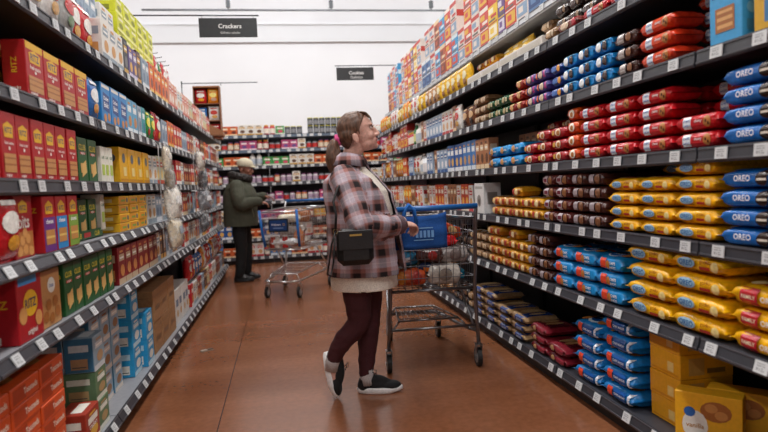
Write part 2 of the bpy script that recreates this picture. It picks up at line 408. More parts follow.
K = {}   # key -> mesh, w, h, d, object name, category, description
def kind(key, me, w_, h_, d, name, cat, desc): K[key] = (me, w_, h_, d, name, cat, desc)
RED, DRED, GRN, YEL, BLU, ORG, WHT = '#b3121c', '#8c0d16', '#1f5a2e', '#e8b412', '#1b6fc0', '#e2571c', '#ece9e2'
def rf(sub): return [('r', -.5, .86, .5, .99, '#e2b01c' if sub else '#c01a22'), ('p', [(-.3, .62), (.3, .62), (.34, .8), (0, .86), (-.34, .8)], '#e6b422'),
    ('t', 'RITZ', 0, .73, .5, '#20306e'), ('t', 'fresh stacks', 0, .54, .62, '#f3efe8'), ('e', 0, .46, .06, .03, '#f3efe8'),
    ('r', -.42, .1, .42, .38, '#c98f55'), ('r', -.42, .2, .42, .23, '#a8683a'), ('r', -.42, .3, .42, .325, '#a8683a'), ('t', 'original', -.18, .05, .4, '#f3efe8')]
kind('fs', carton(.152, .185, .075, RED, rf(1), [('t', 'RITZ', 0, .55, .75, 1, '#e6b422'), ('r', -.5, 0, .5, .08, DRED), ('t', 'stacks', 0, .14, .5, '#f3efe8')]), .152, .185, .075, 'cracker_box', 'cracker box', 'large red cracker box with gold band')
kind('fsn', carton(.105, .205, .075, RED, rf(0), [('t', 'RITZ', 0, .6, .7, 1, '#e6b422')]), .105, .205, .075, 'cracker_box', 'cracker box', 'narrow red cracker box with gold emblem')
kind('yb', carton(.10, .185, .08, '#e0b21a', [('r', -.5, .2, .5, .3, '#c22')] and [('e', 0, .6, .3, .15, '#7a3b1a')], [('t', 'crackers', 0, .5, .8, 1, '#a3202a')]), .10, .185, .08, 'cracker_box', 'cracker box', 'yellow cracker box behind the red')
kind('bits', carton(.145, .205, .09, RED, [('p', [(-.22, .72), (.22, .72), (.24, .86), (0, .93), (-.24, .86)], '#e6b422'), ('t', 'RITZ', 0, .8, .34, '#20306e'), ('t', 'bits', 0, .58, .6, '#f6f1ea'), ('r', -.45, .04, .45, .42, '#b9773c')] + [('e', x, z, .13, .08, '#d79a58') for x, z in ((-.3, .12), (0, .14), (.3, .1), (-.16, .28), (.16, .3), (0, .4))],
     [('t', 'RITZ', 0, .78, .6, '#e6b422'), ('e', 0, .45, .3, .1, '#d79a58'), ('r', -.35, .03, .35, .15, '#ddd8d0')]), .145, .205, .09, 'cracker_box', 'cracker box', 'red box of bite-size cracker sandwiches')
def cs(c, key, desc): kind(key, carton(.112, .20, .085, RED, [('r', -.5, .02, .5, .62, c), ('p', [(-.3, .68), (.3, .68), (.32, .84), (0, .92), (-.32, .84)], '#e6b422'), ('t', 'RITZ', 0, .77, .45, '#20306e'), ('t', 'cheese', 0, .55, .6, '#ffffff'), ('r', -.38, .14, .38, .4, '#c58a48'), ('r', -.38, .25, .38, .29, '#e8c36a')], [('t', 'RITZ', 0, .75, .6, '#e6b422')]), .112, .20, .085, 'cracker_box', 'cracker box', desc)
cs('#6b2d84', 'rp', 'red cracker box with purple panel'); cs('#2186c8', 'rb', 'red cracker box with bright blue panel'); cs('#7da23a', 'rg', 'red cracker box with light green panel')
kind('ritz', carton(.19, .215, .13, '#b01420', [('r', -.45, .84, .3, .97, '#3f8fd0'), ('e', 0, .55, .3, .2, '#e6b422'), ('t', 'RITZ', 0, .55, .46, '#1c2a66'), ('e', -.33, .4, .16, .13, '#d79a58'), ('e', .3, .28, .15, .12, '#d79a58'), ('t', 'original', 0, .12, .4, '#f3efe8')],
     [('t', 'RITZ', 0, .6, .6, '#e6b422'), ('r', -.4, .03, .1, .14, '#ddd8d0')]), .19, .215, .13, 'cracker_box', 'cracker box', 'big red cracker box with yellow oval')
kind('tan', carton(.18, .20, .08, '#c08a52', [('e', .05, .72, .2, .14, '#e9e4da'), ('t', 'bites', .05, .72, .22, '#285a9c')] + [('e', x, z, .14, .1, '#a7662c') for x, z in ((-.3, .2), (0, .14), (.3, .22), (-.15, .4), (.2, .42))]), .18, .20, .08, 'cracker_box', 'cracker box', 'tan box with white oval and crackers')
def club(key, w_, h_, d, desc): kind(key, carton(w_, h_, d, '#1d5a2c', [('t', 'CLUB', -.02, .78, .72, '#e8d23a'), ('r', -.3, .62, .3, .67, '#c22626'), ('t', 'original', 0, .645, .4, '#f3efe8'), ('r', -.3, .2, .25, .42, '#d9a860'), ('p', [(-.2, .1), (.35, .22), (.3, .5), (-.1, .4)], '#e0b56c')],
     [('t', 'CLUB', 0, .76, .8, '#e8d23a'), ('r', -.32, .58, .32, .63, '#c22626'), ('r', -.3, .15, .3, .4, '#cf9a50')]), w_, h_, d, 'cracker_box', 'cracker box', desc)
club('club', .125, .19, .08, 'green cracker box with yellow lettering'); club('club2', .105, .20, .075, 'tall green cracker box with yellow lettering')
kind('clubw', carton(.06, .17, .09, '#e8e6d8', [('t', 'CLUB', 0, .7, .8, '#2c6a34'), ('r', -.4, .2, .4, .5, '#b8cf5a')]), .06, .17, .09, 'cracker_box', 'cracker box', 'slim white and green cracker box')
kind('oval', carton(.16, .19, .09, '#e5ac18', [('r', -.5, 0, .5, .12, '#c98a10'), ('e', 0, .7, .2, .14, '#59606a'), ('r', -.1, .2, .3, .45, '#f0d890')], [('e', 0, .7, .3, .12, '#59606a')]), .16, .19, .09, 'cracker_box', 'cracker box', 'golden yellow cracker box with grey oval')
kind('flaty', carton(.20, .045, .16, '#e3ac1c', [('r', -.5, .1, .15, .9, '#d98f14'), ('e', .3, .5, .1, .3, '#59606a'), ('r', -.3, .35, .1, .6, '#7f9c3c')], [('r', -.2, .3, .3, .7, '#f2e2a4')]), .20, .047, .16, 'cracker_box', 'cracker box', 'flat yellow cracker box')
kind('cib', carton(.155, .20, .08, '#2c86c8', [('p', [(-.36, .36), (.36, .3), (.4, .72), (-.3, .78)], '#123f86'), ('t', 'Chicken', 0, .64, .58, '#ffffff'), ('t', 'Biskit', 0, .48, .5, '#ffffff'), ('r', -.45, .88, .45, .96, '#e8e4dc'), ('e', .25, .2, .16, .1, '#c98848'), ('e', -.2, .16, .16, .1, '#c98848')], [('t', 'in a Biskit', 0, .5, .75, 1, '#ffffff'), ('e', 0, .2, .3, .1, '#c98848')]), .155, .20, .08, 'cracker_box', 'cracker box', 'sky blue cracker box with navy patch')
def gen(key, base, b2, b3, w_, h_, d, desc, name='cracker_box', cat='cracker box', txt=None, sb=None):
    fr = [('r', -.5, .0, .5, .16, b2), ('e', .05, .36, .3, .16, b3), ('r', -.36, .62, .36, .8, b2), ('r', -.26, .84, .2, .9, b3), ('r', -.3, .68, .28, .73, '#f4f2ec')]
    if txt: fr.append(('t', txt, 0, .55, .6, '#f4f2ec'))
    kind(key, carton(w_, h_, d, base, fr, [('r', -.35, .6, .35, .8, b2), ('r', -.3, .1, .3, .4, b3), ('r', -.25, .15, .25, .18, '#555555')], [('r', -.35, .2, .35, .6, b2)], sidebase=sb), w_, h_, d, name, cat, desc)
gen('ltb', '#5ba7cf', '#dfeaf0', '#c98848', .12, .195, .07, 'pale blue cracker box'); gen('gry', '#8ea2b4', '#d9dfe4', '#6b7f97', .10, .185, .07, 'grey-blue cracker box')
gen('teal', '#2c9aa4', '#dfeeee', '#1c6c86', .09, .19, .07, 'teal cracker box'); gen('org', '#e0671f', '#f0c060', '#8a3a14', .12, .20, .08, 'orange cracker box')
gen('rdw', '#c2262c', '#f0ece6', '#d9a050', .12, .195, .08, 'red and white cracker box'); gen('pch', '#e3a68e', '#c94a3a', '#f0e6dc', .12, .20, .08, 'peach cracker box')
gen('wht', '#e4e2dc', '#8fa0ac', '#d09a5a', .13, .19, .08, 'white cracker box with biscuit picture'); gen('brn', '#4a2a22', '#d9a03c', '#9a7046', .10, .20, .07, 'dark brown cracker box')
gen('pur', '#5e4a86', '#d0c8e0', '#e0b050', .10, .18, .07, 'purple cracker box'); gen('blk', '#24252a', '#c8a03c', '#6a6a70', .10, .20, .07, 'black cracker box')
gen('dkr', '#8a1c20', '#c8b090', '#d08a4a', .135, .19, .08, 'dark red cracker box'); gen('tbl', '#2a9bd2', '#bfe0ee', '#e8e6dc', .17, .16, .12, 'cyan snack case', 'snack_case', 'box')
gen('blu', '#8ea6b6', '#cfd6da', '#b3906a', .15, .15, .12, 'dusty blue cracker box', sb='#3d7396'); gen('lemon', '#d3d829', '#eef09a', '#8a9018', .165, .104, .16, 'lime yellow snack case', 'snack_case', 'box')
gen('ltw', '#93b0c4', '#ddd6cc', '#9a7048', .15, .15, .12, 'silvery blue cracker box', sb='#46809f'); gen('gn2', '#5d7f5c', '#dfe4d6', '#b89a6a', .15, .13, .14, 'grey-green cracker box'); gen('smallr', '#a5331f', '#f0ebe0', '#e2b040',   .17, .15, .11, 'brick red and white cracker box', txt='crackers')
gen('rye', '#c9cbb0', '#b84a30', '#e0c070', .11, .20, .08, 'cream cracker box with red band')
kind('orflat', carton(.21, .062, .20, '#d8521c', [('r', -.45, .15, .0, .85, '#b03a10'), ('t', 'Toasteds', .18, .5, .5, '#f6e8d8')], [('r', -.4, .2, .1, .8, '#f0dcc0'), ('t', 'original', -.1, .5, .4, '#b03a10')], [('e', 0, .5, .3, .3, '#d99a50'), ('r', -.4, .82, .4, .92, '#f0dcc0')]), .21, .064, .20, 'cracker_box', 'cracker box', 'flat orange cracker box')
kind('kraft', carton(.24, .20, .22, '#a57b52', [('r', -.3, .35, .3, .5, '#7a5a3c'), ('r', -.5, .78, .5, .8, '#86633f')], [('r', -.4, .78, .4, .8, '#86633f'), ('r', -.05, 0, .05, 1, '#b58d62')], st='kraft'), .24, .20, .22, 'cardboard_box', 'box', 'plain brown cardboard case')
kind('whcase', carton(.16, .27, .16, '#dcdcd8', [('r', -.3, .5, .3, .7, '#6b7f97'), ('e', 0, .3, .2, .1, '#c9a060')], [('r', -.3, .5, .3, .7, '#8a93a0')]), .16, .27, .16, 'snack_case', 'box', 'tall white snack case')
# snack bags, upright
def sbag(key, base, c2, c3, L_, A, B, desc, st='film', txt=None):
    fr = [('e', 0, .56, .34, .16, c2), ('e', .05, .27, .26, .11, c3), ('r', -.3, .8, .3, .87, c2)]
    if txt: fr.append(('t', txt, 0, .58, .55, '#ffffff'))
    kind(key, pillow(L_, A, B, base, fr, stand=True, name='snack_bag', st=st, ends=None, n=2.4), 2*A*1.03, L_, 2*B*1.06, 'snack_bag', 'snack bag', desc)
sbag('bred', '#c21f26', '#f2efe8', '#e3a030', .22, .085, .035, 'glossy red snack bag'); sbag('bgrn', '#2f8a44', '#e8e04a', '#c23a2a', .2, .075, .032, 'bright green snack bag')
sbag('bgry', '#a3a6a4', '#c9302c', '#6a8a5a', .2, .08, .035, 'silver-grey snack bag'); sbag('borg', '#e88a1c', '#f7e07a', '#c9a890', .23, .08, .035, 'orange snack bag')
sbag('byel', '#e2b32a', '#f3e6b4', '#a06a2a', .2, .08, .04, 'yellow cookie bag'); sbag('bwht', '#e6e4e0', '#c2392f', '#d8a860', .22, .08, .035, 'white snack bag with red print')
sbag('bblu', '#2b6cb4', '#eef2f6', '#e0a050', .2, .08, .035, 'blue snack bag'); sbag('btan', '#b98a5a', '#efe2cc', '#6e4526', .2, .08, .04, 'tan cookie bag')
sbag('bpnk', '#cf4a6a', '#f5e4e8', '#8a2a5a', .2, .075, .032, 'pink snack bag'); sbag('bgn3', '#3f7a50', '#d7d48a', '#8a4a2a', .19, .075, .035, 'forest green cookie bag')
sbag('bbrn', '#6a3f28', '#d2a878', '#2c1a12', .18, .08, .038, 'chocolate brown cookie bag')
# cookie packs (flow wrapped, lying)
def cpack(key, L_, A, B, base, front, top, desc, ends=None, name='cookie_pack'):
    if key in ('oreo', 'gold', 'goldb', 'goldr'): name = 'sandwich_cookie_pack'
    elif key in ('tanb', 'redf', 'tnp', 'dkp'): name = 'biscuit_pack'
    elif key in ('chb', 'chr_', 'ylm', 'ylr', 'brk', 'grp'): name = 'snack_cake_pack'
    kind(key, pillow(L_, A, B, base, front, top, name=name, ends=ends), L_*1.01, 2*B*1.06, 2*A*1.05, name, 'cookie pack', desc)
chips = lambda c, c2: [('r', -.40, .12, .40, .9, c), ('p', [(-.42, .12), (-.42, .9), (-.3, .75)], '#f0b422'), ('r', -.27, .14, -.09, .86, '#dfe6ee'), ('t', 'CHIPS', -.18, .63, .15, '#1d4fa0'), ('t', 'AHOY!', -.18, .33, .15, '#1d4fa0'), ('t', 'chewy', .08, .55, .16, '#ffffff'), ('e', .27, .48, .08, .34, '#b9773c'), ('e', .25, .5, .02, .1, '#4a2414'), ('e', .3, .36, .02, .1, '#4a2414')]
tp = lambda c: [('r', -.36, .12, .36, .9, c), ('e', -.1, .5, .16, .3, '#f3efe6'), ('e', .2, .45, .11, .26, '#b9773c')]
cpack('car', .245, .07, .031, '#c3141f', chips('#bd1620', 0), tp('#a8121b'), 'red cookie pack with white logo', '#8e0e16')
cpack('caro', .235, .07, .031, '#d4381c', chips('#d8461c', 0), tp('#c8421c'), 'orange-red cookie pack', '#a82a14')
cpack('cao', .115, .07, .033, '#d9511a', [('e', 0, .5, .26, .34, '#f1e6d6'), ('e', 0, .45, .14, .2, '#b9773c')], tp('#c8421c'), 'short orange cookie pack')
cpack('rdd', .19, .07, .031, '#a8141e', [('e', 0, .5, .17, .34, '#e9d2b8'), ('e', .02, .45, .1, .22, '#b9773c'), ('r', -.36, .3, -.2, .7, '#d9a03c')], tp('#8a1018'), 'dark red cookie pack')
cpack('cabr', .17, .07, .031, '#3f221e', [('r', -.3, .2, -.02, .85, '#b8b2b0'), ('t', 'COOKIE', -.16, .5, .24, '#5c1f28'), ('e', .18, .5, .11, .3, '#8a5a38'), ('p', [(-.42, .1), (-.42, .9), (-.33, .5)], '#a01f24')], tp('#2e1815'), 'dark brown cookie pack')
oreo = lambda base: [('p', [(-.42, .1), (-.42, .92), (-.27, .92), (-.34, .1)], '#f0a81e'), ('t', 'OREO', -.06, .55, .3, '#f4f6f8'), ('e', .28, .5, .1, .38, '#20140f'), ('r', .2, .42, .36, .54, '#efe9dc'), ('e', .3, .74, .09, .2, '#2a1a14')]
oreot = [('r', -.3, .1, .3, .3, '#0f4f98'), ('r', -.38, .1, .38, .9, '#1867b4'), ('t', 'OREO', -.03, .52, .48, '#f4f6f8'), ('e', .28, .4, .11, .22, '#20140f')]
cpack('oreo', .25, .075, .031, '#1565b5', oreo(0), oreot, 'blue cookie pack with white lettering', '#0f4f98')
gold = [('e', -.17, .5, .17, .27, '#8fb4cc'), ('t', 'OREO', -.17, .5, .26, '#2a62a4'), ('r', .08, .25, .26, .42, '#b33a2a'), ('t', 'golden', .18, .64, .18, '#a8641a'), ('e', .34, .45, .06, .26, '#f3dc94'), ('r', -.4, .08, .4, .14, '#c98a10')]
goldt = [('e', .05, .5, .29, .24, '#d3e2ea'), ('t', 'OREO', .05, .5, .5, '#2a62a4'), ('r', -.1, .16, .3, .24, '#b33a2a'), ('e', -.25, .4, .14, .24, '#efd79a'), ('r', -.38, .78, .38, .88, '#f5d466')]
cpack('gold', .235, .08, .029, '#eeb00f', gold, goldt, 'yellow sandwich cookie pack', '#e3a50c')
cpack('goldb', .31, .125, .037, '#efb311', gold, goldt, 'large yellow cookie pack', '#e3a50c')
cpack('goldr', .27, .12, .037, '#efb311', [('r', -.3, .12, -.02, .9, '#b3202a'), ('t', 'FAMILY', -.16, .5, .22, '#f3e9c8'), ('t', 'OREO', .16, .5, .26, '#f4f6f8')], goldt, 'yellow cookie pack with red patch', '#e3a50c')
cpack('cabl', .23, .085, .037, '#1b86c8', [('p', [(-.42, .12), (-.42, .9), (-.3, .9), (-.36, .12)], '#e2501c'), ('r', -.28, .2, -.06, .85, '#d8452a'), ('e', .02, .45, .07, .3, '#b9773c'), ('t', 'CHIPS', .2, .6, .22, '#ffffff'), ('t', 'AHOY!', .2, .32, .22, '#ffffff')], [('e', -.05, .5, .31, .37, '#e9f2fa'), ('e', -.05, .5, .28, .32, '#0f5aa4'), ('r', .15, .7, .4, .82, '#d8452a'), ('t', 'CHIPS', -.05, .6, .3, '#ffffff'), ('t', 'AHOY!', -.05, .4, .3, '#ffffff'), ('e', .28, .4, .09, .2, '#b9773c')], 'sky blue cookie pack', '#1470ae')
cpack('cabls', .20, .09, .037, '#1e8fd2', [('e', -.15, .5, .16, .3, '#c9965a'), ('t', 'cookies', .15, .5, .3, '#ffffff')], [('e', 0, .5, .25, .3, '#c9965a')], 'light blue cookie pack')
cpack('cablk', .27, .15, .039, '#1b7cc4', [('p', [(-.42, .12), (-.42, .9), (-.3, .5)], '#e89a1c'), ('r', -.26, .25, -.1, .8, '#d8452a'), ('r', -.06, .2, .3, .82, '#0f4f98'), ('t', 'CHIPS AHOY!', .12, .5, .34, '#e9f2fa'), ('r', .36, .2, .42, .85, '#dfe6ee')], [('e', -.02, .45, .34, .36, '#e9f2fa'), ('e', -.02, .45, .3, .3, '#0f4f98'), ('r', -.4, .8, .4, .88, '#d8452a'), ('t', 'CHIPS', -.02, .55, .32, '#ffffff'), ('t', 'AHOY!', -.02, .36, .32, '#ffffff'), ('e', .25, .25, .12, .14, '#b9773c'), ('e', -.3, .22, .12, .14, '#b9773c')], 'wide blue cookie pack', '#1263a4')
cpack('blkb', .16, .075, .033, '#1a86cf', [('e', -.2, .5, .16, .34, '#e8eef2'), ('e', .14, .5, .13, .36, '#3a2720'), ('r', -.45, .82, .45, .9, '#7cc4ee')], tp('#1770b4'), 'bright blue cookie pack')
cpack('navy', .15, .07, .031, '#1d3f8c', [('r', -.3, .3, .1, .7, '#2f64b4'), ('e', .25, .5, .12, .3, '#e8a030')], tp('#16306c'), 'navy blue cookie pack')
cpack('purp', .16, .07, .031, '#56509a', [('e', .02, .5, .18, .34, '#d9c2a8'), ('r', -.42, .2, -.26, .8, '#e2641e'), ('r', .28, .2, .4, .8, '#c03a8a')], tp('#463f86'), 'violet cookie pack')
cpack('brk', .12, .07, .031, '#a32a1e', [('e', 0, .45, .22, .3, '#d9a060'), ('r', -.3, .72, .3, .86, '#e9c080')], tp('#8a2418'), 'brick red cookie pack')
cpack('grp', .14, .07, .034, '#2f5a3c', [('e', -.1, .5, .18, .3, '#b3a070'), ('r', .15, .3, .35, .7, '#c8c49a')], tp('#244a30'), 'dark green cookie pack')
cpack('chb', .165, .075, .033, '#45241f', [('r', -.36, .2, -.08, .85, '#9c8f94'), ('e', .13, .5, .15, .36, '#7a4f32'), ('p', [(-.44, .1), (-.44, .9), (-.37, .5)], '#c2302a')], [('e', 0, .5, .3, .3, '#6a4228')], 'brown chocolate cookie pack')
cpack('chr_', .165, .075, .033, '#5a2320', [('r', -.4, .12, -.02, .88, '#b9aab0'), ('r', -.34, .36, -.06, .66, '#6a2434'), ('e', .2, .5, .14, .36, '#8a5a34')], [('e', 0, .5, .3, .3, '#6a4228')], 'maroon chocolate cookie pack')
cpack('ylm', .15, .075, .033, '#d79a22', [('r', -.4, .2, -.2, .8, '#b8302a'), ('e', .05, .5, .16, .32, '#efd9a0'), ('r', .25, .25, .4, .8, '#8a4a1c')], tp('#b8821c'), 'amber cookie pack')
cpack('ylr', .13, .075, .033, '#c9872a', [('e', -.1, .5, .18, .32, '#e3c48a'), ('r', .15, .2, .4, .8, '#a83a24')], tp('#b0741f'), 'ochre cookie pack')
cpack('tanb', .27, .12, .028, '#a98862', [('r', -.1, .1, .4, .9, '#27407c'), ('r', .0, .3, .3, .6, '#8f9cb8')], [('e', -.15, .5, .16, .3, '#c9a878'), ('r', .1, .1, .4, .9, '#2b4684'), ('e', .25, .5, .08, .25, '#c9a878')], 'tan and navy biscuit pack')
cpack('redf', .24, .11, .028, '#7c1f2c', [('e', -.15, .5, .1, .3, '#b08a60'), ('r', .05, .2, .4, .8, '#93283a')], [('e', -.22, .5, .12, .28, '#b08a60'), ('e', .05, .5, .11, .28, '#a57c50'), ('r', .2, .2, .4, .8, '#531420')], 'maroon biscuit pack')
cpack('pinkb', .22, .06, .03, '#7a3a34', [('e', -.1, .5, .2, .34, '#d9c0a4'), ('r', .25, .2, .42, .85, '#b02230')], tp('#5c2a26'), 'rose brown cookie pack')
cpack('dkp', .15, .075, .035, '#2f2624', [('r', -.3, .2, .1, .8, '#4a3a34'), ('e', .25, .5, .1, .3, '#8a7058')], tp('#241c1a'), 'charcoal cookie pack')
cpack('tnp', .14, .075, .033, '#8c6a4a', [('r', -.3, .2, .1, .8, '#c8a882'), ('e', .25, .5, .1, .3, '#d8c0a0')], tp('#7a5a3c'), 'beige cookie pack')
# right hand boxes
kind('graham', carton(.15, .25, .08, '#3fa0d8', [('t', 'Honey', 0, .84, .6, '#ffffff'), ('t', 'Maid', 0, .75, .5, '#ffffff'), ('r', -.42, .63, .42, .67, '#1a62a8'), ('r', -.32, .15, .3, .48, '#a86a3a'), ('r', -.26, .2, .24, .25, '#d9a468'), ('r', -.26, .3, .24, .35, '#d9a468'), ('r', -.26, .4, .24, .44, '#d9a468')], [('r', -.3, .62, .3, .76, '#8fd0f0'), ('e', 0, .4, .3, .08, '#7fc4e8'), ('r', -.3, .1, .3, .24, '#4a90b8')]), .15, .25, .08, 'graham_cracker_box', 'cracker box', 'tall light blue box with brown crackers')
kind('gyel', carton(.14, .25, .08, '#d9a82a', [('r', -.2, .1, .3, .9, '#3a7ab0'), ('e', 0, .5, .2, .15, '#efd9a0')], [('r', -.4, .1, -.1, .95, '#2f6aa8')]), .14, .25, .08, 'graham_cracker_box', 'cracker box', 'tall yellow and blue box')
kind('ybox', carton(.21, .105, .25, '#eaa61a', [('r', -.45, .08, .45, .16, '#d98f14'), ('r', .1, .2, .3, .6, '#f0cf80')], [('r', -.35, .15, -.05, .85, '#c89a50'), ('r', 0, .2, .35, .4, '#8a6a30')], [('r', -.4, .4, -.2, .9, '#f3cf7a')]), .21, .107, .25, 'cookie_box', 'cookie box', 'flat golden cookie box')
kind('ystand', carton(.24, .205, .085, '#efae20', [('e', .12, .68, .24, .2, '#a8632c'), ('e', .05, .74, .1, .09, '#c98848'), ('e', .2, .62, .1, .09, '#c98848'), ('e', -.2, .36, .2, .3, '#e8e4dc'), ('e', -.28, .62, .09, .1, '#2b64b0'), ('t', 'vanilla', -.2, .36, .28, '#b07a2a')], [('r', -.3, .2, .3, .5, '#f3cf7a')]), .24, .205, .085, 'cookie_box', 'cookie box', 'upright golden box with cookie picture')
kind('redy', carton(.2, .13, .12, '#e9b02a', [('r', -.45, .2, .45, .62, '#c01f26'), ('t', 'TREATS', 0, .4, .6, '#ffffff')], [('r', -.45, .2, .45, .62, '#c01f26')]), .2, .13, .12, 'cookie_box', 'cookie box', 'yellow box with wide red band')
kind('panda', carton(.22, .235, .14, '#dcdcdc', [('e', 0, .42, .22, .2, '#8a8684'), ('e', 0, .38, .1, .1, '#4a4442'), ('r', -.4, .82, .4, .9, '#a8a6a4')], [('r', -.3, .3, .3, .7, '#8a8684')]), .22, .235, .14, 'cookie_box', 'cookie box', 'white square box with grey picture')
def bigbox(key, base, b2, b3, w_, h_, d, desc):
    fr = [('r', -.5, .88, .5, 1, b2), ('r', -.44, .68, .1, .82, b3), ('r', -.2, .56, .42, .64, b2)] + [('r', -.44, .08, .44, .36, b3), ('r', -.3, .16, .1, .3, base), ('r', -.5, .40, .5, .43, b2), ('r', -.4, .47, .3, .52, '#6d6661')]
    kind(key, carton(w_, h_, d, base, fr, [('r', -.5, .5, .5, .7, b2)], [('r', -.35, .2, .35, .6, b2)]), w_, h_, d, 'cereal_bar_box', 'snack box', desc)
def wbox(key, base, b2, b3, w_, h_, d, desc): gen(key, base, b2, b3, w_, h_, d, desc, 'cookie_box', 'cookie box')
wbox('r1', '#3f78b8', '#d9e2ea', '#c79a64', .11, .24, .08, 'blue cookie box with tan oval'); wbox('r2', '#9fb4cc', '#2f5a96', '#e9ebee', .12, .22, .08, 'blue-grey wafer box')
wbox('r3', '#c8451f', '#f0e0cc', '#e9b050', .11, .23, .08, 'rust orange wafer box'); wbox('r4', '#e0dedc', '#c0343a', '#d0a070', .12, .22, .08, 'white wafer box with red bands')
wbox('r5', '#a8704a', '#e6cda8', '#5c3a24', .10, .23, .08, 'copper brown wafer box'); wbox('r6', '#1f57a0', '#e8eaee', '#e0b060', .12, .235, .08, 'deep blue cookie box')
bigbox('t1', '#d0433f', '#f0e4dc', '#e2b03c', .2, .29, .1, 'large red cereal bar box'); bigbox('t2', '#e9c53a', '#c83430', '#f4ead0', .2, .29, .1, 'large yellow cereal bar box')
bigbox('t3', '#5a7fae', '#e8ecf0', '#2c4a80', .2, .29, .1, 'large slate blue box'); bigbox('t4', '#e2d8d0', '#c24038', '#8aa4c0', .2, .29, .1, 'large cream box with red bands')
bigbox('t5', '#3a96cc', '#d8e8f0', '#d04a3a', .2, .29, .1, 'large cyan box'); bigbox('t6', '#6a4a8a', '#e0c04a', '#d8d0e0', .14, .29, .1, 'large purple box'); bigbox('t7', '#b8542c', '#e8d0a8', '#7a3018', .2, .29, .1, 'large terracotta box')
kind('tray', carton(.34, .055, .15, '#dedad2', [('r', -.45, .2, .45, .8, '#c8c2b6')], []), .34, .057, .15, 'cookie_tray', 'cookie tray', 'long cream cookie tray')
for key, bd, ld, lb, sh, r, h_, desc, nm in (('j1', '#8a8f96', '#23252a', '#c9302c', 'jar', .045, .13, 'jar with dark lid and red label', 'food_jar'), ('j2', '#c9c6be', '#c23a30', '#e6e2da', 'can', .04, .11, 'tin with red lid', 'food_tin'),
    ('j3', '#2f7a3c', '#e8e6e0', '#d9d48a', 'bottle', .045, .25, 'green bottle with white cap', 'bottle'), ('j4', '#e9e7e2', '#d8d6d0', '#b9c4d0', 'bottle', .05, .23, 'white bottle with pale label', 'bottle'),
    ('j5', '#b8323c', '#d9a02c', '#f0e6d8', 'jar', .045, .16, 'red jar with gold lid', 'food_jar'), ('j6', '#2a2b30', '#d8d23a', '#8a8c90', 'can', .045, .13, 'black tin with yellow lid', 'food_tin'), ('j7', '#d0764a', '#5a3a7a', '#e8d8c0', 'jar', .045, .14, 'orange jar with violet lid', 'food_jar'), ('j8', '#d8d4d8', '#8a4a7a', '#b8a0b8', 'jar', .045, .13, 'pale jar with mauve lid', 'food_jar'), ('j9', '#e4e6ea', '#b8bcc4', '#e2dfe0', 'can', .055, .19, 'tall pale tin', 'food_tin')):
    kind(key, jar(r, h_, bd, ld, lb, sh, nm), 2*r*1.04, h_, 2*r, nm, 'jar' if 'jar' in nm else nm.split('_')[-1], desc)
wbox('c1', '#8cc8ec', '#e6f0f6', '#4a90c0', .14, .34, .14, 'tall pale blue carton'); wbox('c2', '#e8b020', '#d05a1c', '#f6e4a0', .13, .13, .1, 'amber tea box'); wbox('c3', '#3f9a4a', '#e4ecd8', '#d84a6a', .14, .14, .1, 'green tea box'); wbox('c4', '#e9e6e0', '#d0a040', '#6a4a3a', .13, .17, .1, 'cream coffee box'); wbox('c5', '#d8622c', '#f0d8b0', '#6a2a1a', .13, .15, .1, 'orange coffee box'); wbox('c6', '#c04a7a', '#f2e0e8', '#6a4a8a', .13, .15, .1, 'magenta tea box')
